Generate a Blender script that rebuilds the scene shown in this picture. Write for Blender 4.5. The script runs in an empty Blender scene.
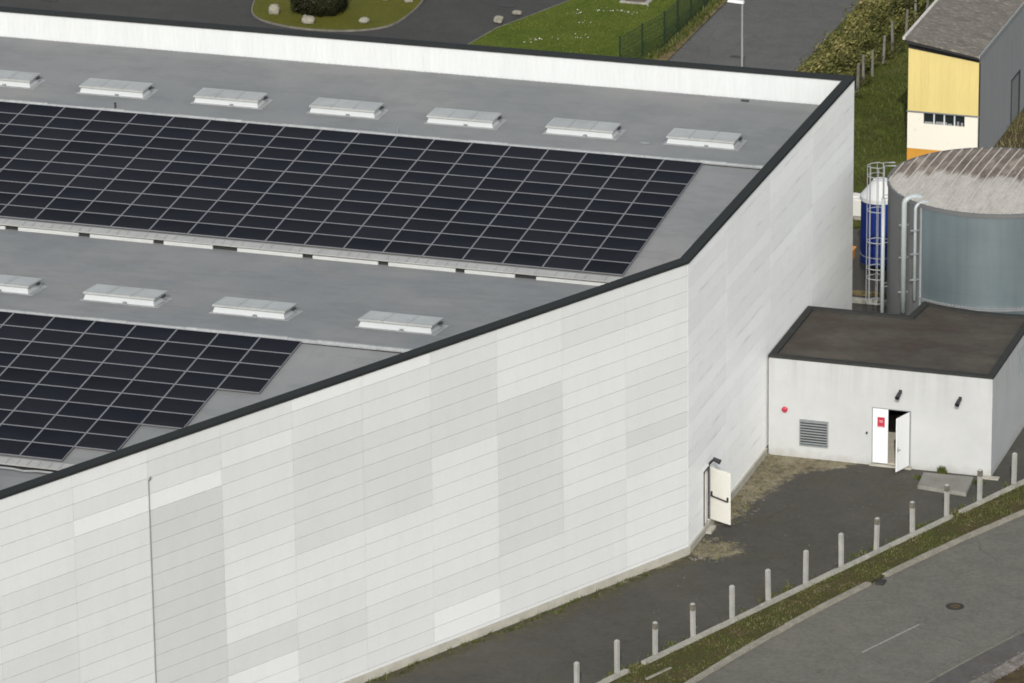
import bpy, bmesh, math, random
from mathutils import Vector, Matrix, noise as mnoise
random.seed(7)
S = bpy.context.scene
COL = S.collection
R = math.radians
CAM = Vector((58.7373, -204.7177, 79.8041))
CR = Vector((0.951248, 0.308204, -0.011744)); CU = Vector((-0.093933, 0.325766, 0.940773)); CF = Vector((-0.293776, 0.893805, -0.338834))

# ------------------------------------------------------------------ materials
def new_mat(name):
    m = bpy.data.materials.new(name); m.use_nodes = True
    nt = m.node_tree
    return m, nt, nt.nodes['Principled BSDF']
def N(nt, t, **kw):
    n = nt.nodes.new(t)
    for k, v in kw.items(): setattr(n, k, v)
    return n
def mathn(nt, op, a, b=None, clamp=False):
    n = N(nt, 'ShaderNodeMath', operation=op); n.use_clamp = clamp
    for i, x in enumerate((a, b)):
        if x is None: continue
        if isinstance(x, (int, float)): n.inputs[i].default_value = x
        else: nt.links.new(x, n.inputs[i])
    return n.outputs[0]
def coords(nt, kind='Object', scale=(1, 1, 1)):
    t = N(nt, 'ShaderNodeTexCoord'); mp = N(nt, 'ShaderNodeMapping'); mp.inputs['Scale'].default_value = scale
    if kind == 'World':
        g = N(nt, 'ShaderNodeNewGeometry'); nt.links.new(g.outputs['Position'], mp.inputs['Vector'])
    else: nt.links.new(t.outputs[kind], mp.inputs['Vector'])
    return mp.outputs[0]
def noise(nt, vec, scale, detail=6, rough=.6):
    n = N(nt, 'ShaderNodeTexNoise'); n.inputs['Scale'].default_value = scale; n.inputs['Detail'].default_value = detail; n.inputs['Roughness'].default_value = rough
    nt.links.new(vec, n.inputs['Vector']); return n.outputs['Fac']
def ramp(nt, fac, stops):
    n = N(nt, 'ShaderNodeValToRGB'); nt.links.new(fac, n.inputs['Fac'])
    cr = n.color_ramp
    while len(cr.elements) < len(stops): cr.elements.new(.5)
    for e, (p, c) in zip(cr.elements, stops):
        e.position = p; e.color = (*c, 1) if len(c) == 3 else c
    return n.outputs['Color']
def mix(nt, fac, a, b, mode='MIX'):
    n = N(nt, 'ShaderNodeMix', data_type='RGBA', blend_type=mode)
    for i, x in ((0, fac), (6, a), (7, b)):
        if isinstance(x, (int, float)): n.inputs[i].default_value = x
        elif isinstance(x, tuple): n.inputs[i].default_value = (*x, 1)
        else: nt.links.new(x, n.inputs[i])
    return n.outputs[2]
def c_mul(c, k): return tuple(max(0, min(1, x * k)) for x in c)
def bump(nt, bsdf, h, strength=.3, dist=.02):
    b = N(nt, 'ShaderNodeBump'); b.inputs['Strength'].default_value = strength; b.inputs['Distance'].default_value = dist
    nt.links.new(h, b.inputs['Height']); nt.links.new(b.outputs[0], bsdf.inputs['Normal'])
def M(name, base, rough=.6, var=.12, scale=1.5, fine=25, fvar=.06, metal=0, spec=.4, bmp=0, kind='World', stretch=(1, 1, 1)):
    m, nt, b = new_mat(name)
    v = coords(nt, kind, stretch)
    n1 = noise(nt, v, scale); n2 = noise(nt, v, fine, 3)
    c1 = ramp(nt, n1, [(.3, c_mul(base, 1 - var)), (.7, c_mul(base, 1 + var))])
    f = ramp(nt, n2, [(.3, (1 - fvar,) * 3), (.7, (1, 1, 1))])
    c = mix(nt, 1.0, c1, f, 'MULTIPLY')
    nt.links.new(c, b.inputs['Base Color'])
    b.inputs['Roughness'].default_value = rough; b.inputs['Metallic'].default_value = metal; b.inputs['Specular IOR Level'].default_value = spec
    if bmp: bump(nt, b, n2, bmp)
    return m

m_lip = M('coping_metal', (.018, .0205, .02), .75, .08, .8, spec=.12)
m_kerbwhite = M('skylight_kerb', (.38, .395, .395), .5, .04, 1)
m_white = M('white_sheet', (.51, .525, .523), .5, .04, .7, 6, .06, stretch=(2.5, 2.5, .25))
m_membrane, nt, b = new_mat('roof_membrane')
v = coords(nt, 'World', (1, 1, 1))
big = noise(nt, v, .16, 5); streak = noise(nt, coords(nt, 'World', (.9, .12, 1)), 1.0, 5); fine = noise(nt, v, 9, 4)
c = ramp(nt, big, [(.3, (.178, .187, .187)), (.5, (.200, .205, .202)), (.72, (.236, .233, .220))])
c = mix(nt, 1, c, ramp(nt, streak, [(.3, (.93, .935, .94)), (.65, (1, 1, 1))]), 'MULTIPLY')
c = mix(nt, 1, c, ramp(nt, fine, [(.3, (.95,) * 3), (.7, (1.0,) * 3)]), 'MULTIPLY')
stain = ramp(nt, noise(nt, coords(nt, 'World', (.35, .9, 1)), .8, 7, .7), [(.5, (1, 1, 1)), (.56, (.9, .905, .91)), (.62, (.97, .97, .965))])
c = mix(nt, 1, c, stain, 'MULTIPLY')
# welded laps every 1.6 m, faint
sx = N(nt, 'ShaderNodeSeparateXYZ'); nt.links.new(v, sx.inputs[0])
lap = mathn(nt, 'LESS_THAN', mathn(nt, 'FRACT', mathn(nt, 'MULTIPLY', sx.outputs[0], 1 / 1.6)), .03)
c = mix(nt, mathn(nt, 'MULTIPLY', lap, .22), c, (.17, .18, .19))
nt.links.new(c, b.inputs['Base Color']); b.inputs['Roughness'].default_value = .75; b.inputs['Specular IOR Level'].default_value = .15
m_ridge = M('ridge_metal', (.29, .30, .295), .6, .15, 3, 14, .25)
m_eave = M('eave_metal', (.30, .30, .285), .55, .1, 1.2, 10, .1)
m_board = M('white_board', (.41, .415, .40), .5, .06, 2)
m_dark = M('dark_gap', (.02, .02, .02), .9, .1)
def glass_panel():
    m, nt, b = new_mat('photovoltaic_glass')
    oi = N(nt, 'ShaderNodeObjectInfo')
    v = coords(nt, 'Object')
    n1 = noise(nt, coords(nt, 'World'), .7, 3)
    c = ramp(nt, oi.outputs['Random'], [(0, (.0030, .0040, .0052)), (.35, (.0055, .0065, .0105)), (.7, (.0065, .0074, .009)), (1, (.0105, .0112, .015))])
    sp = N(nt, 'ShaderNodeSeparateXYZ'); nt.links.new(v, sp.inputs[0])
    sky_sheen = mathn(nt, 'MULTIPLY', mathn(nt, 'ADD', mathn(nt, 'DIVIDE', sp.outputs[1], -1.3), 0), noise(nt, coords(nt, 'World', (.5, 1.5, 1)), 1.6, 4))  # painted sky reflection, paler towards each panel's lower edge
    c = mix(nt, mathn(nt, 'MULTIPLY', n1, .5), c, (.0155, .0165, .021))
    c = mix(nt, mathn(nt, 'MULTIPLY', sky_sheen, .75), c, (.024, .026, .032))
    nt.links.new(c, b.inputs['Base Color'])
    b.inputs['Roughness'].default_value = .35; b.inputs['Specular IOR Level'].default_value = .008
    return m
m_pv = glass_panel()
m_pvframe = M('panel_aluminium', (.175, .177, .185), .6, .06, 2, spec=.2)
# insulated wall panels: the tint of every panel is a face attribute
def facade_mat(name, base, streaks):
    m, nt, b = new_mat(name)
    at = N(nt, 'ShaderNodeAttribute', attribute_name='tint')
    v = coords(nt, 'World')
    n1 = noise(nt, v, .35, 4); n2 = noise(nt, coords(nt, 'World', (1.2, 1.2, .25)), 1.6, 6); n3 = noise(nt, v, 6, 4)
    c = mix(nt, 1, base, at.outputs['Color'], 'MULTIPLY')
    c = mix(nt, 1, c, ramp(nt, n1, [(.3, (.965, .968, .965)), (.7, (1, 1, 1))]), 'MULTIPLY')
    c = mix(nt, 1, c, ramp(nt, n2, [(.25, (.968, .968, .962)), (.6, (1, 1, 1))]), 'MULTIPLY')
    c = mix(nt, 1, c, ramp(nt, n3, [(.3, (.975,) * 3), (.6, (1, 1, 1))]), 'MULTIPLY')
    if streaks:
        # grime gathered along the sheet joints in broken dashes
        sp = N(nt, 'ShaderNodeSeparateXYZ'); nt.links.new(v, sp.inputs[0])
        fr = mathn(nt, 'FRACT', mathn(nt, 'DIVIDE', mathn(nt, 'SUBTRACT', 12.34, sp.outputs[2]), .626))
        near = ramp(nt, mathn(nt, 'ADD', fr, mathn(nt, 'MULTIPLY', n3, .25)), [(.80, (0, 0, 0)), (1.0, (1, 1, 1))])
        dash = ramp(nt, noise(nt, coords(nt, 'World', (1, .5, 3)), .9, 6), [(.53, (0, 0, 0)), (.70, (1, 1, 1))])
        c = mix(nt, mathn(nt, 'MULTIPLY', mathn(nt, 'MULTIPLY', near, dash), .3), c, (.26, .27, .28))
    nt.links.new(c, b.inputs['Base Color']); b.inputs['Roughness'].default_value = .5; b.inputs['Specular IOR Level'].default_value = .35
    return m
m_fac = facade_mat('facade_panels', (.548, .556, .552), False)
m_fac2 = facade_mat('side_panels', (.86, .862, .845), True)  # base lightened to make up for the weaker sun on this wall
m_joint = M('joint_backing', (.42, .42, .4), .8)
m_plinth = M('plinth_concrete', (.34, .325, .275), .85, .15, 1.5, 15, .15)
m_render = M('white_render', (.385, .392, .388), .75, .06, .45, 3, .03)
nt = m_render.node_tree; b = nt.nodes['Principled BSDF']; src = b.inputs['Base Color'].links[0].from_socket
v = coords(nt, 'World'); run = noise(nt, coords(nt, 'World', (2.2, 2.2, .12)), 1.4, 5); sp = N(nt, 'ShaderNodeSeparateXYZ'); nt.links.new(v, sp.inputs[0])
top = ramp(nt, mathn(nt, 'MULTIPLY', sp.outputs[2], .2), [(.45, (0, 0, 0)), (.87, (1, 1, 1))])
c = mix(nt, mathn(nt, 'MULTIPLY', top, .6), src, mix(nt, 1, src, ramp(nt, run, [(.36, (.78, .78, .75)), (.56, (1, 1, 1))]), 'MULTIPLY'))
foot = ramp(nt, mathn(nt, 'ADD', mathn(nt, 'MULTIPLY', sp.outputs[2], 1.0), noise(nt, v, 2.5, 6)), [(.45, (1, 1, 1)), (.85, (0, 0, 0))])
c = mix(nt, mathn(nt, 'MULTIPLY', foot, .45), c, (.23, .22, .18)); nt.links.new(c, b.inputs['Base Color'])
m_anroof, nt, b = new_mat('mossy_flat_roof')
v = coords(nt, 'World', (.6, 1.1, 1)); n1 = noise(nt, v, .45, 6, .65); n2 = noise(nt, v, 5, 5)
c = ramp(nt, n1, [(.34, (.034, .019, .013)), (.45, (.038, .030, .021)), (.56, (.050, .043, .032)), (.72, (.078, .068, .05))])
c = mix(nt, 1, c, ramp(nt, n2, [(.3, (.75,) * 3), (.7, (1.05,) * 3)]), 'MULTIPLY')
nt.links.new(c, b.inputs['Base Color']); b.inputs['Roughness'].default_value = .9
m_ancop = M('annex_coping', (.030, .031, .029), .75, .15, 1.5, spec=.12)
m_door = M('painted_door_white', (.64, .65, .65), .45, .02, 1)
m_cream = M('cream_door', (.58, .572, .52), .5, .04, 2)
m_black = M('black_metal', (.022, .022, .024), .5, .1, 4)
m_grey = M('grey_metal', (.17, .18, .185), .5, .1, 4)
m_ltgrey = M('galvanised', (.24, .25, .25), .45, .1, 3, spec=.5)
m_slat = M('louvre_slats', (.2, .22, .225), .5, .1, 4)
m_red = M('sign_red', (.36, .025, .045), .5, .06, 6)
m_offwhite = M('sign_white', (.55, .35, .36), .5, .03, 6)
m_beige = M('interior_floor', (.5, .46, .38), .8, .1, 3)
m_glassdk = M('dark_glass', (.015, .02, .022), .12, .1, 2, spec=.6)
# asphalts
def asphalt(name, base, patch, moss=None, mossamt=.5, fine_scale=28):
    m, nt, b = new_mat(name)
    v = coords(nt, 'World')
    n1 = noise(nt, v, .12, 6, .6); n2 = noise(nt, v, .9, 7, .65); n3 = noise(nt, v, fine_scale, 3, .7); n4 = noise(nt, v, 4.5, 5, .7)
    c = ramp(nt, n1, [(.3, c_mul(base, 1 - patch)), (.7, c_mul(base, 1 + patch))])
    c = mix(nt, 1, c, ramp(nt, n2, [(.3, (.80, .81, .80)), (.65, (1.0, 1.0, 1.0))]), 'MULTIPLY')
    c = mix(nt, 1, c, ramp(nt, n4, [(.32, (.80,) * 3), (.6, (1.0,) * 3)]), 'MULTIPLY')
    c = mix(nt, 1, c, ramp(nt, n3, [(.3, (.82,) * 3), (.72, (1.08,) * 3)]), 'MULTIPLY')
    vo = N(nt, 'ShaderNodeTexVoronoi', feature='DISTANCE_TO_EDGE'); vo.inputs['Scale'].default_value = .22
    wob = N(nt, 'ShaderNodeVectorMath', operation='ADD'); nz = N(nt, 'ShaderNodeTexNoise'); nz.inputs['Scale'].default_value = .8; nz.inputs['Detail'].default_value = 6
    nt.links.new(v, nz.inputs['Vector']); nt.links.new(v, wob.inputs[0]); nt.links.new(nz.outputs['Color'], wob.inputs[1]); nt.links.new(wob.outputs[0], vo.inputs['Vector'])
    crack = mathn(nt, 'MULTIPLY', mathn(nt, 'LESS_THAN', vo.outputs['Distance'], .006), ramp(nt, n2, [(.45, (0, 0, 0)), (.55, (1, 1, 1))]))
    c = mix(nt, mathn(nt, 'MULTIPLY', crack, .45), c, c_mul(base, .45))
    oil = ramp(nt, noise(nt, coords(nt, 'World', (1, 1, 1)), .38, 8, .72), [(.60, (1, 1, 1)), (.70, (.9, .9, .89))])
    c = mix(nt, 1, c, oil, 'MULTIPLY')
    if moss:
        mk = ramp(nt, noise(nt, v, .55, 7, .7), [(.52, (0, 0, 0)), (.66, (1, 1, 1))])
        c = mix(nt, mathn(nt, 'MULTIPLY', mk, mossamt), c, moss)
    nt.links.new(c, b.inputs['Base Color']); b.inputs['Roughness'].default_value = .9; b.inputs['Specular IOR Level'].default_value = .25
    bump(nt, b, n3, .35, .01)
    return m
m_yard = asphalt('yard_asphalt', (.070, .065, .055), .16, (.048, .046, .028), .6)
def yard_margins():
    nt = m_yard.node_tree; b = nt.nodes['Principled BSDF']; c = b.inputs['Base Color'].links[0].from_socket
    v = coords(nt, 'World'); sp = N(nt, 'ShaderNodeSeparateXYZ'); nt.links.new(v, sp.inputs[0]); x, y = sp.outputs[0], sp.outputs[1]
    n1 = mathn(nt, 'SUBTRACT', noise(nt, v, .75, 8, .7), .5); n2 = noise(nt, v, 3.2, 8, .75); n3 = noise(nt, v, 14, 4)
    add = lambda a, b_: mathn(nt, 'ADD', a, b_); mul = lambda a, b_: mathn(nt, 'MULTIPLY', a, b_); sub = lambda a, b_: mathn(nt, 'SUBTRACT', a, b_)
    # moss and soil washed against the long facade
    dist = add(mul(sub(x, 3.96), .8877), mul(sub(y, -15.98), -.4605))
    mk = ramp(nt, add(mathn(nt, 'MINIMUM', sub(1.05, dist), sub(-14.5, y)), add(mul(n1, 2.8), mul(sub(n2, .5), 1.5))), [(.0, (0, 0, 0)), (.6, (1, 1, 1))])
    c = mix(nt, mul(mk, .8), c, ramp(nt, n2, [(.35, (.034, .03, .016)), (.5, (.055, .05, .026)), (.66, (.09, .078, .045))]))
    # dry tan dirt: a band along the side wall and a fan round the corner
    wide = add(1.0, mul(add(y, 11.0), .22)); wide = add(wide, mul(mathn(nt, 'MAXIMUM', add(y, 6.6), 0.0), .75)); band = mathn(nt, 'MINIMUM', mathn(nt, 'MINIMUM', sub(wide, sub(x, 4.0)), mul(sub(-4.2, y), 3.0)), mul(add(y, 13.4), 1.2))
    r = mathn(nt, 'SQRT', add(mathn(nt, 'POWER', mul(sub(x, 4.75), .8), 2.0), mathn(nt, 'POWER', sub(y, -15.25), 2.0)))
    fan = mul(sub(1.12, r), 1.2); strip_ = mathn(nt, 'MINIMUM', mathn(nt, 'MINIMUM', sub(.4, dist), mul(sub(x, 1.8), .5)), sub(-14.8, y))
    f = mathn(nt, 'MAXIMUM', mathn(nt, 'MAXIMUM', band, fan), strip_)
    mk = ramp(nt, add(add(f, mul(n1, 2.6)), mul(sub(n2, .5), 1.6)), [(.15, (0, 0, 0)), (.55, (1, 1, 1))])
    dc = ramp(nt, add(mul(n2, .6), mul(add(n1, .5), .4)), [(.38, (.065, .056, .035)), (.46, (.135, .116, .072)), (.55, (.20, .178, .118)), (.66, (.25, .228, .165))])
    dc = mix(nt, 1, dc, ramp(nt, n3, [(.3, (.72, .7, .68)), (.65, (1.05, 1.05, 1.05))]), 'MULTIPLY')
    c = mix(nt, mk, c, dc); nt.links.new(c, b.inputs['Base Color'])
yard_margins()
m_road = asphalt('road_asphalt', (.130, .124, .105), .09, None, .5, 16)
m_farroad = asphalt('far_asphalt', (.108, .105, .098), .12)
m_carpark = asphalt('car_park_asphalt', (.052, .050, .046), .15)
m_pave = asphalt('pavement_asphalt', (.088, .083, .076), .12, (.07, .06, .055), .5)
m_kerb = M('kerb_concrete', (.22, .205, .165), .85, .2, 2.5, 14, .3, bmp=.3)
m_beam = M('beam_concrete', (.29, .28, .24), .85, .2, 2, 12, .3, bmp=.3)
m_post = M('post_concrete', (.29, .285, .265), .85, .12, 2, 18, .2, bmp=.2)
m_oldpost = M('old_post_concrete', (.155, .148, .128), .9, .3, 3, 16, .3)
m_moss = M('mossy_concrete', (.13, .12, .095), .9, .3, 7, 30, .3)
m_slab = M('slab_concrete', (.18, .175, .152), .9, .15, 1.5, 12, .2, bmp=.2)
m_paint = M('road_paint', (.25, .25, .225), .7, .2, 6, 30, .4)
m_iron = M('rusty_iron', (.022, .019, .016), .8, .3, 8)
def groundmat(name, stops, scale=1.2, fine=12):
    m, nt, b = new_mat(name)
    v = coords(nt, 'World')
    n1 = noise(nt, v, scale, 8, .65); n2 = noise(nt, v, fine, 6, .7); n3 = noise(nt, v, scale * .22, 4)
    f = mathn(nt, 'ADD', mathn(nt, 'MULTIPLY', n1, .6), mathn(nt, 'MULTIPLY', n3, .4))
    c = ramp(nt, f, stops)
    c = mix(nt, 1, c, ramp(nt, n2, [(.3, (.6, .6, .58)), (.7, (1.15, 1.15, 1.1))]), 'MULTIPLY')
    nt.links.new(c, b.inputs['Base Color']); b.inputs['Roughness'].default_value = 1; b.inputs['Specular IOR Level'].default_value = .1
    bump(nt, b, n2, .7, .05)
    return m
m_grassy = groundmat('verge_turf', [(.36, (.085, .064, .035)), (.46, (.066, .056, .025)), (.58, (.05, .055, .018)), (.68, (.09, .085, .036))])
m_lawn = groundmat('lawn_turf', [(.35, (.055, .08, .010)), (.5, (.074, .10, .014)), (.65, (.10, .118, .022))], .5, 8)
m_island = groundmat('dry_lawn_turf', [(.35, (.08, .08, .012)), (.5, (.09, .09, .014)), (.65, (.105, .095, .02))], .5, 8)
m_wild = groundmat('rough_turf', [(.36, (.055, .05, .016)), (.5, (.062, .074, .014)), (.66, (.10, .094, .028))], .6, 6)
m_base = groundmat('field_soil', [(.35, (.05, .06, .02)), (.5, (.07, .075, .03)), (.65, (.09, .085, .04))], .1, 3)
m_dirt = groundmat('dry_dirt', [(.38, (.09, .075, .04)), (.47, (.19, .16, .09)), (.6, (.27, .235, .15))], 1.0, 5)
m_mossy = groundmat('mossy_asphalt', [(.38, (.035, .032, .02)), (.5, (.05, .046, .032)), (.62, (.062, .055, .036))], 1.4, 5)
m_gravel = groundmat('gravel', [(.35, (.085, .08, .065)), (.5, (.15, .138, .125)), (.62, (.25, .22, .215))], 3, 14)
m_soil = groundmat('brown_soil', [(.38, (.05, .038, .022)), (.5, (.075, .055, .03)), (.65, (.12, .095, .055))], 1.2, 6)
def leafmat(name, stops):
    m, nt, b = new_mat(name)
    at = N(nt, 'ShaderNodeAttribute', attribute_name='tint')
    c = ramp(nt, at.outputs['Fac'], stops)
    nt.links.new(c, b.inputs['Base Color']); b.inputs['Roughness'].default_value = .65; b.inputs['Specular IOR Level'].default_value = .2
    tr = b.inputs.get('Transmission Weight')
    return m
m_hedge = leafmat('hedge_leaves', [(0, (.030, .030, .010)), (.35, (.07, .076, .018)), (.7, (.135, .128, .034)), (1, (.23, .185, .085))])
m_bush = leafmat('dark_needles', [(0, (.012, .014, .006)), (.6, (.022, .024, .009)), (1, (.04, .038, .014))])
m_blade = leafmat('grass_blades', [(0, (.04, .05, .010)), (.45, (.068, .086, .015)), (.75, (.10, .093, .04)), (1, (.185, .16, .09))])
m_blade2 = leafmat('lawn_blades', [(0, (.047, .066, .008)), (.6, (.078, .100, .013)), (1, (.13, .138, .024))])
m_daisy = M('daisy_petals', (.75, .75, .7), .8)
m_stone = M('pale_boulder', (.25, .235, .185), .9, .25, 3, 12, .3, bmp=.5)
m_bark = M('twig_bark', (.06, .045, .03), .9)
m_tank, nt, b = new_mat('tank_steel')
v = coords(nt, 'World'); n1 = noise(nt, v, .5, 3); sp = N(nt, 'ShaderNodeSeparateXYZ'); nt.links.new(v, sp.inputs[0])
lap = mathn(nt, 'LESS_THAN', mathn(nt, 'FRACT', mathn(nt, 'MULTIPLY', sp.outputs[2], .8)), .02)
c = ramp(nt, n1, [(.3, (.20, .25, .27)), (.7, (.245, .295, .31))])
streak = noise(nt, coords(nt, 'World', (1, 1, .06)), 2.2, 5)
c = mix(nt, 1, c, ramp(nt, streak, [(.3, (.86, .87, .88)), (.65, (1, 1, 1))]), 'MULTIPLY')
c = mix(nt, mathn(nt, 'MULTIPLY', lap, .35), c, (.17, .2, .21))
nt.links.new(c, b.inputs['Base Color']); b.inputs['Metallic'].default_value = .8; b.inputs['Roughness'].default_value = .42
m_clad = M('weathered_cladding', (.095, .10, .10), .6, .1, .7)
m_troof, nt, b = new_mat('fibre_cement_sheets')
v = coords(nt, 'World'); sp = N(nt, 'ShaderNodeSeparateXYZ'); nt.links.new(v, sp.inputs[0])
col = mathn(nt, 'FLOOR', mathn(nt, 'MULTIPLY', sp.outputs[0], 1 / .40))
wn = N(nt, 'ShaderNodeTexWhiteNoise', noise_dimensions='1D'); nt.links.new(col, wn.inputs['W'])
edge = mathn(nt, 'ADD', mathn(nt, 'ADD', sp.outputs[1], mathn(nt, 'MULTIPLY', wn.outputs['Value'], 1.0)), mathn(nt, 'MULTIPLY', noise(nt, coords(nt, 'World', (3, .8, 1)), 1.2, 5), 2.2))
dirty = ramp(nt, mathn(nt, 'MULTIPLY', edge, .05), [(.462, (0, 0, 0)), (.492, (1, 1, 1))])
n1 = noise(nt, coords(nt, 'World', (2, .5, 1)), 1.3, 6, .7); n2 = noise(nt, v, 5, 5, .7)
dirtc = ramp(nt, n1, [(.35, (.085, .064, .05)), (.5, (.155, .122, .097)), (.66, (.27, .232, .195))])
cleanc = ramp(nt, n1, [(.3, (.29, .27, .235)), (.5, (.38, .362, .325)), (.7, (.44, .425, .39))])
c = mix(nt, dirty, cleanc, dirtc)
c = mix(nt, 1, c, ramp(nt, n2, [(.3, (.82, .8, .78)), (.65, (1, 1, 1))]), 'MULTIPLY')
nt.links.new(c, b.inputs['Base Color']); b.inputs['Roughness'].default_value = .9
m_rib = M('pale_sheet_lap', (.46, .44, .395), .85, .12, 1.5, 6, .15)
m_ltgreyp = M('pale_pipe', (.30, .33, .33), .4, .06, 2, spec=.5)
m_blue = M('silo_blue', (.007, .022, .15), .4, .1, 1, spec=.5)
m_silowhite = M('silo_white', (.56, .56, .55), .5, .04, 1)
m_yellow = M('yellow_cladding', (.57, .465, .185), .5, .05, .7, 6, .06, stretch=(2, 2, .3))
m_barnwhite, nt, b = new_mat('flaking_whitewash')
v = coords(nt, 'World'); mk = ramp(nt, noise(nt, v, 2.6, 8, .7), [(.64, (0, 0, 0)), (.70, (1, 1, 1))])
c = mix(nt, mk, (.64, .615, .53), (.4, .38, .33)); nt.links.new(c, b.inputs['Base Color']); b.inputs['Roughness'].default_value = .85
m_orange = M('orange_base', (.48, .23, .03), .8, .1, 2)
m_barngrey = M('grey_cladding', (.2, .21, .22), .5, .08, .8, 6, .1, stretch=(3, 3, .25))
m_barnroof, nt, b = new_mat('lichen_roof')
v = coords(nt, 'World'); n1 = noise(nt, v, 1.0, 7, .65); n2 = noise(nt, coords(nt, 'World', (1, 2.2, 1)), 3.2, 8, .75)
c = ramp(nt, n1, [(.3, (.075, .066, .055)), (.7, (.13, .116, .096))])
mk = ramp(nt, n2, [(.52, (0, 0, 0)), (.62, (1, 1, 1))]); c = mix(nt, mathn(nt, 'MULTIPLY', mk, .7), c, (.27, .245, .195))
mk = ramp(nt, noise(nt, v, 2, 6), [(.62, (0, 0, 0)), (.72, (1, 1, 1))]); c = mix(nt, mathn(nt, 'MULTIPLY', mk, .6), c, (.085, .08, .07))
nt.links.new(c, b.inputs['Base Color']); b.inputs['Roughness'].default_value = .95
m_timber = M('grey_timber', (.27, .25, .21), .85, .2, 4)
m_fgreen = M('green_wire', (.010, .024, .011), .5, .1, 5)
m_leaflitter = groundmat('leaf_litter', [(.36, (.06, .05, .025)), (.5, (.14, .11, .055)), (.64, (.22, .18, .10))], 2.0, 8)
m_orangep = M('orange_plastic', (.6, .22, .02), .5)

# ------------------------------------------------------------------ mesh builder
class MB:
    def __init__(s): s.v = []; s.f = []; s.t = []; s.mi = []
    def face(s, pts, tint=1.0, mi=0):
        i = len(s.v); s.v += [tuple(p) for p in pts]; s.f.append(tuple(range(i, i + len(pts)))); s.t.append(tint); s.mi.append(mi); return s
    def hexa(s, p, tint=1.0, mi=0):
        i = len(s.v); s.v += [tuple(q) for q in p]
        for f in ((0, 3, 2, 1), (4, 5, 6, 7), (0, 1, 5, 4), (1, 2, 6, 5), (2, 3, 7, 6), (3, 0, 4, 7)):
            s.f.append(tuple(i + k for k in f)); s.t.append(tint); s.mi.append(mi)
        return s
    def box(s, x0, x1, y0, y1, z0, z1, tint=1.0, mi=0):
        return s.hexa([(x0, y0, z0), (x1, y0, z0), (x1, y1, z0), (x0, y1, z0), (x0, y0, z1), (x1, y0, z1), (x1, y1, z1), (x0, y1, z1)], tint, mi)
    def obox(s, o, a, b, c, tint=1.0, mi=0):          # origin corner and three edge vectors
        o, a, b, c = map(Vector, (o, a, b, c))
        return s.hexa([o, o + a, o + a + b, o + b, o + c, o + a + c, o + a + b + c, o + b + c], tint, mi)
    def prism(s, poly, z0, z1, tint=1.0, mi=0):
        n = len(poly); i = len(s.v)
        s.v += [(x, y, z0) for x, y in poly] + [(x, y, z1) for x, y in poly]
        s.f += [tuple(i + k for k in range(n))[::-1], tuple(i + n + k for k in range(n))]
        s.f += [(i + k, i + (k + 1) % n, i + n + (k + 1) % n, i + n + k) for k in range(n)]
        s.t += [tint] * (n + 2); s.mi += [mi] * (n + 2); return s
    def tube(s, pts, r, n=10, cap=True, mi=0):
        pts = [Vector(p) for p in pts]; rs = r if isinstance(r, (list, tuple)) else [r] * len(pts); base = len(s.v); prev = None
        for k, p in enumerate(pts):
            d = (pts[min(k + 1, len(pts) - 1)] - pts[max(k - 1, 0)]).normalized()
            if prev is None: u = d.orthogonal().normalized()
            else: u = (prev - d * prev.dot(d)).normalized()
            prev = u; w = d.cross(u)
            s.v += [tuple(p + (u * math.cos(2 * math.pi * j / n) + w * math.sin(2 * math.pi * j / n)) * rs[k]) for j in range(n)]
        for k in range(len(pts) - 1):
            for j in range(n):
                a = base + k * n + j; b2 = base + k * n + (j + 1) % n
                s.f.append((a, b2, b2 + n, a + n)); s.t.append(1.0); s.mi.append(mi)
        if cap:
            s.f += [tuple(base + j for j in range(n))[::-1], tuple(base + (len(pts) - 1) * n + j for j in range(n))]; s.t += [1.0] * 2; s.mi += [mi] * 2
        return s
    def build(s, name, mats, parent=None, smooth=False, bevel=0):
        me = bpy.data.meshes.new(name); me.from_pydata(s.v, [], s.f)
        at = me.attributes.new('tint', 'FLOAT', 'FACE'); at.data.foreach_set('value', s.t)
        for m in (mats if isinstance(mats, (list, tuple)) else [mats]): me.materials.append(m)
        me.polygons.foreach_set('material_index', s.mi)
        if smooth: me.polygons.foreach_set('use_smooth', [True] * len(s.f))
        me.update()
        o = bpy.data.objects.new(name, me); COL.objects.link(o)
        if parent is not None: o.parent = parent
        if bevel:
            md = o.modifiers.new('bevel', 'BEVEL'); md.width = bevel; md.segments = 2; md.limit_method = 'ANGLE'
        return o
def tag(o, label=None, cat=None, group=None, kind=None):
    if label: o['label'] = label
    if cat: o['category'] = cat
    if group: o['group'] = group
    if kind: o['kind'] = kind
    return o
def empty(name, loc, label, cat, group=None, rz=0):
    o = bpy.data.objects.new(name, None); COL.objects.link(o); o.location = loc; o.rotation_euler.z = rz; o.empty_display_size = .3
    return tag(o, label, cat, group)
def rebase(root):
    """geometry of the parts is in world coordinates: shift it to the thing's own origin"""
    bpy.context.view_layer.update()
    inv = Matrix.Translation(root.location).inverted()
    def rec(o):
        for ch in o.children:
            if ch.type == 'MESH' and not ch.get('_d'): ch.data.transform(inv); ch['_d'] = 1
            rec(ch)
    rec(root)
    def clean(o):
        for ch in o.children:
            if '_d' in ch: del ch['_d']
            clean(ch)
    clean(root)
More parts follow.
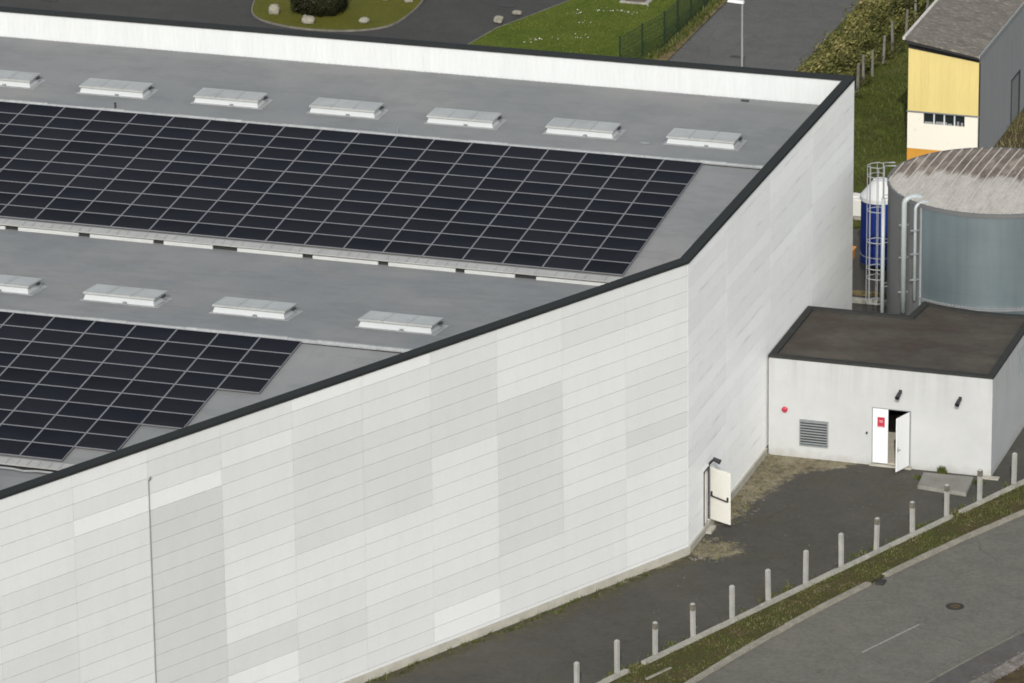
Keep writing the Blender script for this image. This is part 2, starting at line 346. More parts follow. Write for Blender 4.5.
def sheet(name, poly, z, m, jitter=0, step=.5):
    """a ground sheet; jitter roughens its outline"""
    if jitter:
        out = []
        for k in range(len(poly)):
            a = Vector((*poly[k], 0)); b = Vector((*poly[(k + 1) % len(poly)], 0)); n = max(1, int((b - a).length / step))
            for j in range(n):
                q = a.lerp(b, j / n); q += Vector((mnoise.noise(q * .9 + Vector((3, 1, 0))), mnoise.noise(q * .9 + Vector((9, 4, 2))), 0)) * jitter + Vector((mnoise.noise(q * 4), mnoise.noise(q * 4 + Vector((5, 5, 5))), 0)) * jitter * .5
                out.append((q.x, q.y))
        poly = out
    bm = bmesh.new(); vs = [bm.verts.new((x, y, z)) for x, y in poly]; f = bm.faces.new(vs)
    if f.calc_area() > 0 and sum((poly[i][0] * poly[(i + 1) % len(poly)][1] - poly[(i + 1) % len(poly)][0] * poly[i][1]) for i in range(len(poly))) < 0: f.normal_flip()
    bmesh.ops.triangulate(bm, faces=[f])
    me = bpy.data.meshes.new(name); bm.to_mesh(me); bm.free(); me.materials.append(m)
    o = bpy.data.objects.new(name, me); COL.objects.link(o); o['kind'] = 'structure'; return o

ORD = ['', 'first', 'second', 'third', 'fourth', 'fifth', 'sixth', 'seventh', 'eighth', 'ninth', 'tenth', 'eleventh', 'twelfth', 'thirteenth', 'fourteenth', 'fifteenth', 'sixteenth', 'seventeenth', 'eighteenth', 'nineteenth', 'twentieth', 'twenty-first', 'twenty-second', 'twenty-third']

# ------------------------------------------------------------------ ground
KX, KY = 3.96, -15.98                                  # warehouse corner
D1 = Vector((-.4605, -.8877, 0)); N1 = Vector((.8877, -.4605, 0))   # long facade: direction away from the corner, outward normal
WX = 3.96; WF = 4.05; YP = 9.3; TOP = 12.34
def kerb_x(y):
    yc = max(-36, min(2, y)); x = 11.2 + .40 * (yc + 18) + .0053 * (yc + 18) ** 2
    return x + (y - yc) * (.40 + 2 * .0053 * (yc + 18))
def low_x(y):
    yc = max(-38, min(-6, y)); x = 17.45 + .41 * (yc + 22.5) + .006 * (yc + 22.5) ** 2
    return x + (y - yc) * (.41 + 2 * .006 * (yc + 22.5))
def fence_x(y): return 14.70 + (y + 5.25) * .4272
ys = [-70 + 1.0 * k for k in range(0, 131)]
sheet('ground', [(-2500, -2500), (2500, -2500), (2500, 2500), (-2500, 2500)], -.05, m_base)
sheet('yard', [(-60, -120), (fence_x(-70) - .05, -70), (fence_x(-70), -70), (fence_x(30), 30), (30, 30), (-6, 24), (-6, 10), (3, 10), (2, -16)][::1], 0, m_yard)
verge = sheet('verge', [(fence_x(y) - .1, y) for y in ys] + [(kerb_x(y) + .02, y) for y in reversed(ys)], .03, m_grassy)
sheet('road', [(kerb_x(y) + .05, y) for y in ys] + [(low_x(y), y) for y in reversed(ys)], -.02, m_road)
sheet('pavement', [(low_x(y) + .1, y) for y in ys] + [(low_x(y) + 1.5, y) for y in reversed(ys)], .075, m_pave)
sheet('gravel_edge', [(low_x(y) + 1.35 + .25 * mnoise.noise((0, y * 1.3, 0)), y) for y in ys] + [(low_x(y) + 2.1 + .3 * mnoise.noise((4, y * 1.1, 0)), y) for y in reversed(ys)], .083, m_gravel)
sheet('bank', [(low_x(y) + 1.45, y) for y in ys] + [(low_x(y) + 60, y) for y in reversed(ys)], .078, m_soil)
def kerb_run(name, fx, w, z0, z1, m, label, y0=-48, y1=12, gaps=()):
    b = MB(); y = y0
    while y < y1:
        L = 1.0
        if not any(a < y + .5 < c for a, c in gaps):
            j = random.uniform(-.012, .012); a0, a1 = fx(y) + j, fx(y + L - .015) + j; dz = random.uniform(-.012, .012)
            b.hexa([(a0, y, z0), (a0 + w, y, z0), (a1 + w, y + L - .015, z0), (a1, y + L - .015, z0), (a0 + .01, y, z1 + dz), (a0 + w - .025, y, z1 + dz), (a1 + w - .025, y + L - .015, z1 + dz), (a1 + .01, y + L - .015, z1 + dz)])
        y += L
    o = b.build(name, m); o['kind'] = 'structure'; return o
kerb_run('kerb', lambda y: kerb_x(y) - .12, .26, -.1, .10, m_kerb, '', gaps=((-17.2, -16.3),))
m_kerb2 = M('old_kerb', (.15, .14, .115), .9, .25, 2, 12, .3)
kerb_run('kerb', lambda y: low_x(y) - .02, .13, -.1, .085, m_kerb2, '')
# road markings, 4 mm above the road
def mark(y0, y1, x0, x1, w, name='road_marking'):
    d = Vector((x1 - x0, y1 - y0, 0)).normalized(); n = Vector((d.y, -d.x, 0)) * w / 2
    sheet(name, [(x0 + n.x, y0 + n.y), (x1 + n.x, y1 + n.y), (x1 - n.x, y1 - n.y), (x0 - n.x, y0 - n.y)], -.016, m_paint)
mark(-23.62, -20.36, 13.05, 14.47, .085)
mark(-30.6, -27.4, 9.95, 11.4, .09)
sheet('worn_marking', [(14.62, -20.0), (14.72, -19.72), (14.66, -19.7), (14.57, -19.98)], -.016, m_pave)
sheet('worn_marking', [(11.95, -26.05), (12.15, -25.6), (12.1, -25.58), (11.9, -26.03)], -.016, m_pave)
# gravel and dirt lying along the walls
# background surfaces
sheet('car_park', [(-95, 16), (-15.9, 16), (-15.9, 120), (-95, 120)], .0, m_carpark)
sheet('side_road', [(-15.89, 10), (-9.05, 10), (-9.05, 130), (-15.89, 130)], .002, m_farroad)
sheet('rough_grass', [(-9.04, 10.5), (-2.2, 10.5), (-2.2, 24.2), (2.6, 26.5), (12, 27), (60, 30), (60, 130), (-9.04, 130)], .004, m_wild)
def closed(pts, n=10):
    out = []; L = len(pts)
    for i in range(L):
        p0, p1, p2, p3 = (Vector(pts[(i + k - 1) % L]) for k in range(4))
        for j in range(n):
            t = j / n; out.append(tuple(.5 * ((2 * p1) + (p2 - p0) * t + (2 * p0 - 5 * p1 + 4 * p2 - p3) * t * t + (3 * p1 - p0 - 3 * p2 + p3) * t ** 3)))
    return out
island = closed([(-40.4, 53.4), (-39.3, 50.5), (-36.9, 49.2), (-34.2, 49.2), (-32.2, 50.3), (-31.6, 52.4), (-31.9, 56.5), (-34, 61), (-39, 61), (-41, 57)])
sheet('lawn', island, .09, m_island)
lawn = [(-27.2, 44), (-26.6, 49.1), (-26.2, 51.8), (-25.3, 54.2), (-24.2, 57.4), (-23.2, 61), (-22, 66), (-20, 72), (-16.9, 72), (-16.9, 44)]
sheet('lawn', lawn, .09, m_lawn)
sheet('leaf_strip', [(-16.89, 44), (-16.0, 44), (-15.95, 50), (-16.0, 56), (-15.95, 75), (-16.89, 75)], .012, m_leaflitter)
def ring_kerb(poly, w, z, m, close=True):
    b = MB(); n = len(poly)
    for k in range(n if close else n - 1):
        p, q = Vector((*poly[k], 0)), Vector((*poly[(k + 1) % n], 0))
        if (q - p).length < 1e-4: continue
        d = (q - p).normalized(); nn = Vector((d.y, -d.x, 0)) * w
        b.hexa([(p.x, p.y, -.02), (p.x + nn.x, p.y + nn.y, -.02), (q.x + nn.x, q.y + nn.y, -.02), (q.x, q.y, -.02), (p.x, p.y, z), (p.x + nn.x, p.y + nn.y, z), (q.x + nn.x, q.y + nn.y, z), (q.x, q.y, z)])
    o = b.build('kerb', m); o['kind'] = 'structure'; return o
ring_kerb(island, .07, .10, m_kerb2); ring_kerb([p for p in reversed(lawn[:7])], .07, .10, m_kerb2, False)

# ------------------------------------------------------------------ warehouse
wh = empty('warehouse', (KX, KY, 0), 'large pale grey panelled warehouse with dark coping and solar panels on its roof', 'warehouse')
def tilt_z(y):
    tl = math.tan(R(5.37))
    if y >= 0: return 11.0
    if y >= -12.3: return 10.93 + y * tl
    if y >= -25.4: return 9.60 + (-12.3 - y) / 13.1 * 1.37
    if y >= -37.7: return 10.90 + (y + 25.4) * tl
    if y >= -50.8: return 9.57 + (-37.7 - y) / 13.1 * 1.37
    return 10.94
def right_x(y):
    return WX + (WF - WX) * (y - KY) / (YP - KY) - .25 if y > KY + .1 else KX - (KY - y) * (D1.x / D1.y) - .28
LX = -75
b = MB(); YL = [YP - .2, 0, -12.30]
def strip(b, y0, y1, z0, z1, lift=0):
    yy = [y0] + ([KY + .1, KY - .0] if y0 > KY > y1 else []) + [y1]
    for p, q in zip(yy, yy[1:]):
        zp = z0 + (z1 - z0) * (p - y0) / (y1 - y0); zq = z0 + (z1 - z0) * (q - y0) / (y1 - y0)
        b.face([(LX, q, zq + lift), (right_x(q), q, zq + lift), (right_x(p), p, zp + lift), (LX, p, zp + lift)])
strip(b, YP - .05, 0, 11.0, 11.0); strip(b, 0, -12.16, 10.93, tilt_z(-12.16)); strip(b, -12.2, -25.4, 9.59, 10.97)
strip(b, -25.4, -37.56, 10.90, tilt_z(-37.56)); strip(b, -37.6, -50.8, 9.56, 10.94); strip(b, -50.8, -110, 10.94, 10.9)
b.build('roof', m_membrane, wh)
# valley faces under the eaves, coloured near black for the shadow line there
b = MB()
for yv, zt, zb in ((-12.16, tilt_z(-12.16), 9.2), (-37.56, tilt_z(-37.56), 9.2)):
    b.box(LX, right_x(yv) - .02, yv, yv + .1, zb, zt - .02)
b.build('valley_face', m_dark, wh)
# light eave sheets between the panels and the valley, standing seams on them
for ya, yb in ((-11.80, -12.30), (-37.2, -37.70)):
    b = MB(); xr = right_x(yb) - .05
    z0, z1 = tilt_z(ya) + .05, 0
    if ya > -20: z1 = 10.93 + yb * math.tan(R(5.37)) + .05
    else: z1 = 10.90 + (yb + 25.4) * math.tan(R(5.37)) + .05
    b.hexa([(LX, yb, z1 - .05), (xr, yb, z1 - .05), (xr, ya, z0 - .02), (LX, ya, z0 - .02), (LX, yb, z1), (xr, yb, z1), (xr, ya, z0), (LX, ya, z0)])
    x = -38.0
    while x < xr - .1:
        b.obox((x, yb - .012, z1 + .002), (.03, 0, 0), (0, ya - yb - .02, z0 - z1), (0, 0, .022)); x += random.choice((.42, .42, .42, .84))
    b.build('eave_flashing', m_eave, wh)
# ridge cappings, laid in short overlapping lengths
for yr, zr in ((.16, 11.0), (-25.24, 10.97), (-50.6, 10.94)):
    b = MB(); x = -40.0
    while x < right_x(yr) - .1:
        L = min(random.choice((1.2, 1.8, 2.4)), right_x(yr) - .1 - x); w = .17 + random.uniform(-.02, .02); h = .05 + random.uniform(0, .03)
        b.hexa([(x, yr - w, zr - .03), (x + L, yr - w, zr - .03), (x + L, yr + w, zr - .01), (x, yr + w, zr - .01), (x, yr - .05, zr + h), (x + L, yr - .05, zr + h), (x + L, yr + .05, zr + h), (x, yr + .05, zr + h)])
        x += L + .01
    b.build('ridge_capping', m_ridge, wh)
# white insulation boards under the first eave
for x0, x1 in ((-29.4, -26.55), (-25.97, -23.27), (-22.77, -19.96), (-19.5, -17.35), (-16.28, -13.44), (-13.0, -10.18), (-9.74, -6.87), (-6.48, -4.35), (-3.45, .02), (-32.5, -29.9)):
    MB().box(x0, x1, -12.33, -12.22, 9.52, 9.735 + random.uniform(-.012, .012)).build('insulation_board', m_board, wh, bevel=.015)
MB().tube([(-16.6, -37.8, 9.66), (-15.4, -37.8, 9.66), (-14.9, -37.95, 9.68), (-14.4, -37.78, 9.66), (-12.8, -37.8, 9.66)], .04, 6).build('drain_hose', m_ltgrey, wh)
# facades
def tint_of(cell): return {'V': 1.06, 'L': 1.0, 'M': .948, 'D': .895, 'X': .84}[cell]
FAC = ['MMMLLLMMMMDMMLLLLLLLL', 'MMMLLLLLLLLLLMMMMMMMM', 'LLLLLDDDDDDDDDDMMMMMM', 'MMDDDDDLLLLLLLLMMVVMM', 'VMMMDDDDDDLLLLLMMMMMM', 'VMMDDDDDDDLLLMMDDMMMM', 'MMLMMMMMLLLLLLDDVVVVM', 'MDMVXXXXXXXXXXXXXXXXX', 'LLMVMMMMMMMMMMMMMMMMM', 'LLLLLLMMMMDDDDDDDDDDD', 'MMDDDLLLLLMMMMDDDDDLL', 'LLLMMMMDDDDDLLLLLMMMM']
ROW = .626
def facade(name, o, d, n, cols, tints, m, hole=None, zb=.30):
    """panels as shallow boxes standing .05 m proud of the backing, with open joints; hole = (u0, u1, z0, z1)"""
    b = MB(); g = .007
    for ci, (u0, u1) in enumerate(cols):
        for r in range(20):
            z1 = TOP - .12 - (0 if r == 0 else r * ROW - .12); z0 = max(TOP - (r + 1) * ROW, zb)
            if z1 - z0 < .05: continue
            t = tints(ci, r) * random.uniform(.985, 1.012)
            parts = [(u0, u1, z0, z1)]
            if hole and u0 < hole[1] and u1 > hole[0] and z0 < hole[3] and z1 > hole[2]:
                h = hole; parts = []
                if u0 < h[0]: parts.append((u0, h[0] + g, z0, z1))
                if u1 > h[1]: parts.append((h[1] - g, u1, z0, z1))
                mu0, mu1 = max(u0, h[0]), min(u1, h[1])
                if z1 > h[3]: parts.append((mu0, mu1, h[3] - g, z1))
            for a0, a1, c0, c1 in parts:
                b.obox(o + d * (a0 + g) + Vector((0, 0, c0 + g)) - n * .05, d * (a1 - a0 - 2 * g), n * .05, Vector((0, 0, c1 - c0 - 2 * g)), t)
    return b.build(name, m, wh)
K3 = Vector((KX, KY, 0))
cols1 = [(3.485 * k, 3.485 * (k + 1)) for k in range(20)]
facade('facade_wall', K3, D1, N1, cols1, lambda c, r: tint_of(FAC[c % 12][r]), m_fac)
d2 = Vector((WF - WX, YP - KY, 0)).normalized(); n2 = Vector((d2.y, -d2.x, 0)); o2 = Vector((WX, KY, 0))
cols2 = [(0, 5.53), (5.53, 12.06), (12.06, 18.66), (18.66, YP - KY + .26)]
rnd2 = [[random.choice((.955, .97, .985, 1.0, 1.02)) for _ in range(20)] for _ in range(4)]
DH = (-13.72 - KY, -12.98 - KY, .34, 2.62)
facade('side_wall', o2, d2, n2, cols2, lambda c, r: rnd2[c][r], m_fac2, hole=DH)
b = MB(); L1 = 69.7
b.obox(K3 - N1 * .22 + D1 * .0, D1 * L1, N1 * .165, (0, 0, TOP - .13))
b.build('facade_backing', m_joint, wh)
b = MB()
for u0, u1, z0, z1 in ((0.0, DH[0], 0, TOP - .13), (DH[1], YP - KY + .26, 0, TOP - .13), (DH[0], DH[1], DH[3], TOP - .13), (DH[0], DH[1], 0, DH[2])):
    b.obox(o2 + d2 * u0 - n2 * .22 + Vector((0, 0, z0)), n2 * .165, d2 * (u1 - u0), (0, 0, z1 - z0))
b.build('side_backing', m_joint, wh)
# concrete plinth
b = MB(); b.obox(K3 - N1 * .04 + Vector((0, 0, -.1)), D1 * L1, N1 * .12, (0, 0, .4)); b.build('plinth', m_plinth, wh)
b = MB(); b.obox(o2 - n2 * .04 + d2 * .03 + Vector((0, 0, -.1)), n2 * .115, d2 * 11.45, (0, 0, .4)); b.build('plinth', m_plinth, wh)
# rear parapet: ribbed white sheet facing the roof, panelled outside
b = MB(); x = LX
b.box(LX, WF - .23, YP + .02, YP + .25, 0, TOP - .14)
b.build('rear_wall', m_joint, wh)
b = MB(); x = WF - .28
while x > -45:
    b.box(x - .191, x, YP - .014, YP + .015, 11.02, TOP - .13); b.box(x - .25, x - .192, YP - .022, YP + .015, 11.0 - random.choice((0, 0, .02)), TOP - .13); x -= .252
b.build('parapet_lining', m_white, wh)
# coping
b = MB(); hp = .13
b.box(LX, WF + .05, YP - .12, YP + .32, TOP - hp, TOP)
b.build('coping', m_lip, wh, bevel=.012)
b = MB(); xi = WX - .38
b.hexa([(xi, KY + .18, TOP - hp), (WX + .05, KY - .03, TOP - hp), (WF + .05, YP - .122, TOP - hp), (WF - .38, YP - .122, TOP - hp), (xi, KY + .18, TOP), (WX + .05, KY - .03, TOP), (WF + .05, YP - .122, TOP), (WF - .38, YP - .122, TOP)])
b.build('coping', m_lip, wh, bevel=.012)
b = MB(); A = Vector((WX + .05, KY - .033, 0)); Bp = Vector((xi, KY + .178, 0)); A2 = K3 + D1 * L1 + N1 * .05; B2 = K3 + D1 * L1 - N1 * .38
b.hexa([(*p.xy, z) for z in (TOP - hp, TOP) for p in (A, Bp, B2, A2)])
b.build('coping', m_lip, wh, bevel=.012)
MB().box(3.3, 3.5, -15.2, -13.2, 11.9, 12.02).build('cable_tray', m_ltgrey, wh)
# lightning cable on the facade
p0 = K3 + D1 * 27.87 + N1 * .03
MB().tube([p0 + Vector((0, 0, .2)), p0 + Vector((0, 0, 11.0))], .022, 6).tube([p0 + Vector((0, 0, 11.0)), p0 + N1 * .08 + Vector((0, 0, 11.12)), p0 + N1 * .12 + Vector((0, 0, 11.18))], .03, 6).build('lightning_cable', m_grey, wh)
# escape door standing open on the side wall
b = MB(); y0, y1, z0, z1 = -13.72, -12.98, .34, 2.62
b.box(WX - .05, WX + .03, y0 - .05, y0, z0, z1 + .05); b.box(WX - .05, WX + .03, y1, y1 + .05, z0, z1 + .05); b.box(WX - .05, WX + .03, y0, y1, z1, z1 + .05)
fr = b.build('door_frame', m_black, wh)
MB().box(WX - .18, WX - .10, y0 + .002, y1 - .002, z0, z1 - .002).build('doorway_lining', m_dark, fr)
MB().box(WX - .055, WX - .02, -13.38, -13.22, z0, z1 - .1).build('jamb_strip', m_cream, fr)
ld = Vector((.905, -.425, 0)); lp = Vector((WX + .06, -12.97, .36)); lt = Vector((.425, .905, 0))
leaf = MB().obox(lp, ld * 1.05, lt * .05, (0, 0, 2.22)).build('door', m_cream, wh, bevel=.012)
b = MB(); q = lp - lt * .08
b.tube([lp + ld * .08 + Vector((0, 0, 1.08)), q + ld * .08 + Vector((0, 0, 1.06)), q + ld * .93 + Vector((0, 0, 1.0)), lp + ld * .93 + Vector((0, 0, 1.02))], .03, 6)
b.obox(lp + ld * .05 - lt * .05 + Vector((0, 0, 1.02)), ld * .07, lt * .05, (0, 0, .2)); b.obox(lp + ld * .90 - lt * .05 + Vector((0, 0, .96)), ld * .07, lt * .05, (0, 0, .2))
b.build('panic_bar', m_black, leaf)
MB().box(WX + .07, WX + .30, -13.7, -12.95, -.02, .1).build('doorstep', m_plinth, wh)
lm = MB().tube([(WX, -13.0, 2.72), (WX + .16, -13.03, 2.9), (WX + .3, -13.05, 2.96)], .05, 8).build('wall_lamp', m_black, wh)
MB().tube([(WX + .2, -13.04, 2.99), (WX + .5, -13.08, 2.89)], [.08, .11], 10).build('lamp_head', m_black, lm)
rebase(wh)

# ------------------------------------------------------------------ solar panels
PA, PBY = 1.70, 1.172; tl = R(5.37)
def panel_meshes():
    w, h = 1.688, 1.160; t = .035; f = .025
    g = MB(); g.box(-w + f, -f, -h + f, -f, .0, t - .006)
    fr = MB(); fr.box(-w, 0, -f, 0, 0, t); fr.box(-w, 0, -h, -h + f, 0, t); fr.box(-w, -w + f, -h + f, -f, 0, t); fr.box(-f, 0, -h + f, -f, 0, t)
    return g, fr
g, fr = panel_meshes()
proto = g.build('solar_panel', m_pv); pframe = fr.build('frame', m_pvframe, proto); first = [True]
def place_panel(ox, oy, oz, ci, ri, label, group):
    if first[0]: o = proto; first[0] = False
    else:
        o = proto.copy(); COL.objects.link(o); f2 = pframe.copy(); COL.objects.link(f2); f2.parent = o
    o.rotation_euler.x = tl
    y = -ri * PBY; o.location = (ox - ci * PA, oy + y * math.cos(tl), oz + y * math.sin(tl) + .0)
    tag(o, label, 'solar panel', group)
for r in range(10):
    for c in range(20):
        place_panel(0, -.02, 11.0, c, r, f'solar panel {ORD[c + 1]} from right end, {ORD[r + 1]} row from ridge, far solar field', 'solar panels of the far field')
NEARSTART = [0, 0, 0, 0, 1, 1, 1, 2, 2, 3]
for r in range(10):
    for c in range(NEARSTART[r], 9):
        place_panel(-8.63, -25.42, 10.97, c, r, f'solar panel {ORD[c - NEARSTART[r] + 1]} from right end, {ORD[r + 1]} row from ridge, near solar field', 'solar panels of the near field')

# ------------------------------------------------------------------ skylights
def skylight(x0, y0, z, slope, label, Dp=1.22):
    W = 2.98
    root = empty('skylight', (x0 + W / 2, y0 + Dp / 2, z + (Dp / 2) * slope), label, 'skylight', 'skylights on the warehouse roof')
    root.rotation_euler.x = math.atan(slope)
    w, d = W / 2, Dp / 2
    MB().box(-w - .12, w + .22, -d - .12, d + .12, .002, .02).build('flashing', m_ridge, root)
    b = MB(); e = .06
    b.hexa([(-w, -d, .02), (w, -d, .02), (w, d, .02), (-w, d, .02), (-w + e, -d + e, .235), (w - e, -d + e, .235), (w - e, d - e, .235), (-w + e, d - e, .235)]); b.build('kerb', m_kerbwhite, root)
    MB().box(-w + e + .03, w - e - .03, -d + e + .03, d - e - .03, .235, .265).build('seal', m_dark, root)
    b = MB(); n = 3; lw = (2 * w + .04) / n
    for k in range(n):
        xa = -w - .02 + k * lw + .002; xb = xa + lw - .004; cc = .05
        b.hexa([(xa, -d - .02, .265), (xb, -d - .02, .265), (xb, d + .02, .265), (xa, d + .02, .265), (xa + .004, -d, .335), (xb - .004, -d, .335), (xb - .004, d, .335), (xa + .004, d, .335)])
        b.hexa([(xa + .01, -d, .336), (xb - .01, -d, .336), (xb - .01, d, .336), (xa + .01, d, .336), (xa + .14, -d + .14, .365), (xb - .14, -d + .14, .365), (xb - .14, d - .14, .365), (xa + .14, d - .14, .365)])
    b.build('lid', m_lid, root)
    MB().box(w + .0, w + .10, .05, .3, .2, .3).build('opener', m_black, root)
    MB().box(-.1 + .3, .05 + .3, -d - .1, -d - .02, .02, .1).build('catch', m_grey, root)
    return root
m_lid = M('skylight_lid', (.265, .272, .258), .35, .16, .45, 3, .12, spec=.5)
sx0 = -2.25
for k in range(7):
    skylight(sx0 - 5.37 * k, 2.17 + (.06 if k == 6 else 0), 11.0, 0, f'pale low skylight on the far roof strip, {ORD[k + 1]} from the right end')
sl2 = -1.37 / 13.1
for k, x in enumerate((-7.42, -13.45, -18.88, -24.2)):
    skylight(x, -22.4, tilt_z(-22.4), sl2, f'pale low skylight on the nearer roof strip, {ORD[k + 1]} from the right end', 1.42)
for x, y, lab in ((-26.75, .5, 'short dark pipe standing on the roof below the second skylight from left'), (-13.75, .5, 'short pipe standing on the roof below and right of the fourth skylight from right')):
    b = MB().tube([(x, y, 11.0), (x, y, 11.2)], .04, 8).tube([(x, y, 11.202), (x, y, 11.25)], .06, 8)
    tag(b.build('roof_pipe', m_grey if x > -20 else m_black), lab, 'pipe')
tag(MB().box(-.85, -.5, 8.85, 9.0, 11.0, 11.07).build('roof_drain', m_black, bevel=.02), 'small dark drain box at the foot of the white parapet', 'drain')
tag(MB().box(-3.4, -2.9, 1.9, 2.05, 11.0, 11.05).build('bracket', m_grey, bevel=.01), 'small dark bracket lying before the rightmost far skylight', 'bracket')

# ------------------------------------------------------------------ annex
an = empty('annex', (8.85, -1.2, 0), 'low white rendered annex with flat mossy roof and half open door', 'building')
AX0, AX1, AY0, AZ = 4.10, 13.58, -4.42, 4.33
TC = Vector((10.74, 8.05, 0)); TR = 4.6
arc = []
for k in range(13):
    t = k / 12; x = 8.7 + (13.58 - 8.7) * t
    arc.append((x, 3.94 - .72 * math.sin(min(1, t / .62) * math.pi / 2) + (max(0, t - .62) * .9) ** 1.5))
outline = [(AX0, AY0), (AX1, AY0), *reversed(arc), (8.5, 1.92), (AX0, 1.92)]
def wallbox(b, p, q, z0, z1, th=.25):
    p, q = Vector((*p, 0)), Vector((*q, 0)); d = (q - p); n = Vector((-d.y, d.x, 0)).normalized()
    b.obox(p + Vector((0, 0, z0)), d, n * th, (0, 0, z1 - z0))
DX0, DX1, DZ0, DZ1 = 8.56, 10.14, .10, 2.52
b = MB()
wallbox(b, (AX0, AY0), (DX0, AY0), -.1, AZ); wallbox(b, (DX1, AY0), (AX1 - .0, AY0), -.1, AZ); wallbox(b, (DX0, AY0), (DX1, AY0), DZ1, AZ)
b.build('front_wall', m_render, an)
b = MB(); n_ = len(outline)
WY0, WY1, WZ0, WZ1 = .3, 1.55, 2.62, 3.82
for p, q in zip(outline[1:], outline[2:] + outline[:1]):
    if p == (AX1, AY0):
        for ya, yb, za, zb in ((AY0 + .252, WY0, -.1, AZ), (WY1, q[1], -.1, AZ), (WY0, WY1, -.1, WZ0), (WY0, WY1, WZ1, AZ)): wallbox(b, (AX1, ya), (AX1, yb), za, zb)
    elif q == (AX0, AY0): wallbox(b, p, (AX0, AY0 + .252), -.1, AZ)
    else: wallbox(b, p, q, -.1, AZ)
b.build('outer_wall', m_render, an)
wn_ = MB().box(AX1 - .10, AX1 - .04, WY0 + .002, WY1 - .002, WZ0 + .002, WZ1 - .002).build('window', m_glassdk, an)
b = MB()
for k in range(5):
    y = WY0 + .05 + k * .27; b.box(AX1 - .038, AX1 + .015, y, y + .05, WZ0 + .003, WZ1 - .003)
b.build('window_frame', m_slat, wn_)
# coping with mitred inner edge
def inset(poly, w):
    out = []; n = len(poly)
    for k in range(n):
        p0, p1, p2 = (Vector(poly[(k + j - 1) % n]) for j in range(3))
        a = (p1 - p0).normalized(); c = (p2 - p1).normalized(); na = Vector((-a.y, a.x)); nc = Vector((-c.y, c.x)); bis = (na + nc).normalized()
        out.append(p1 + bis * (w / max(.35, bis.dot(na))))
    return out
b = MB(); b.prism([tuple(q) for q in inset(outline, .24)], AZ - .2, AZ - .02); b.build('roof', m_anroof, an)
oo = inset(outline, -.03); ii = inset(outline, .26); b = MB()
for k in range(n_):
    j = (k + 1) % n_; b.hexa([(*p, z) for z in (AZ - .03, AZ + .07) for p in (oo[k], oo[j], ii[j], ii[k])])
b.build('coping', m_ancop, an)
# inside of the plant room
MB().box(DX0 - 1.5, DX1 + 1.5, AY0 + .24, 1.4, -.05, .06).build('floor', m_beige, an)
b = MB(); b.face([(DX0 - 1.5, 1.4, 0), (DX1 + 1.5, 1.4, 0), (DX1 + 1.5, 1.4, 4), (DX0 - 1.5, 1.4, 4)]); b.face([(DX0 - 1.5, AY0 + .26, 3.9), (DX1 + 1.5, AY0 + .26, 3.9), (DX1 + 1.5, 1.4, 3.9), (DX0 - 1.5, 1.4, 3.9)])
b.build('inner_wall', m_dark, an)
b = MB(); yf = AY0 - .015
b.box(DX0 - .04, DX0, yf, AY0 + .1, DZ0, DZ1 + .04); b.box(DX1, DX1 + .04, yf, AY0 + .1, DZ0, DZ1 + .04); b.box(DX0, DX1, yf, AY0 + .1, DZ1 + .001, DZ1 + .04)
b.build('door_frame', m_ltgrey, an)
dl = MB().box(DX0 + .005, 9.21, AY0 - .03, AY0 + .02, DZ0 + .03, DZ1 - .005).build('door', m_door, an, bevel=.006); dl['label'] = 'closed white door leaf with red sign'
sg = MB().box(8.76, 9.07, AY0 - .048, AY0 - .031, 1.72, 2.16).build('sign', m_red, dl)
b = MB(); ys_ = AY0 - .0505
for x0, x1, z0, z1 in ((8.83, 9.0, 1.99, 2.02), (8.85, 8.98, 1.93, 1.955), (8.80, 9.03, 1.735, 1.765)): b.box(x0, x1, ys_, ys_ + .002, z0, z1)
b.build('sign_mark', m_offwhite, sg)
hd = Vector((-math.cos(R(70)), -math.sin(R(70)), 0)); hn = Vector((-hd.y, hd.x, 0)); hp0 = Vector((DX1 - .01, AY0 - .035, DZ0 + .05))
d2l = MB().obox(hp0, hd * .95, hn * -.045, (0, 0, DZ1 - DZ0 - .07)).build('door', m_door, an, bevel=.006); d2l['label'] = 'white door leaf standing open'
hs = -1 if (hn * -1).dot(Vector((0, -1, 0))) < 0 else 1
o_out = hp0 + hd * .86 + (hn * .001)
MB().tube([o_out + Vector((0, 0, .95)), o_out + hn * .06 + Vector((0, 0, .95)), o_out + hn * .06 - hd * .1 + Vector((0, 0, .95))], .018, 6).obox(o_out - hd * .02 + Vector((0, 0, .85)), hd * .04, hn * .012, (0, 0, .22)).build('handle', m_grey, d2l)
MB().box(DX0 - .1, DX1 + .1, AY0 - .12, AY0 - .002, -.02, .09).build('doorstep', m_plinth, an)
lv = MB().box(5.47, 6.63, AY0 - .02, AY0 - .002, .6, 1.68).build('louvre', m_dark, an)
b = MB(); zz = .65
while zz < 1.6:
    b.box(5.48, 6.62, AY0 - .045, AY0 - .021, zz, zz + .052); zz += .118
b.build('slats', m_slat, lv)
b = MB(); b.box(5.44, 5.48, AY0 - .08, AY0 - .001, .57, 1.71); b.box(6.62, 6.66, AY0 - .08, AY0 - .001, .57, 1.71); b.box(5.48, 6.62, AY0 - .08, AY0 - .001, 1.67, 1.71); b.box(5.48, 6.62, AY0 - .08, AY0 - .001, .57, .61); b.build('louvre_frame', m_slat, lv)
MB().tube([(4.79, AY0, 2.07), (4.79, AY0 - .06, 2.07), (4.79, AY0 - .09, 2.07)], [.125, .125, .06], 16).build('alarm_bell', m_red, an)
MB().box(8.27, 8.34, AY0 - .04, AY0, 1.35, 1.45).build('key_switch', m_black, an)
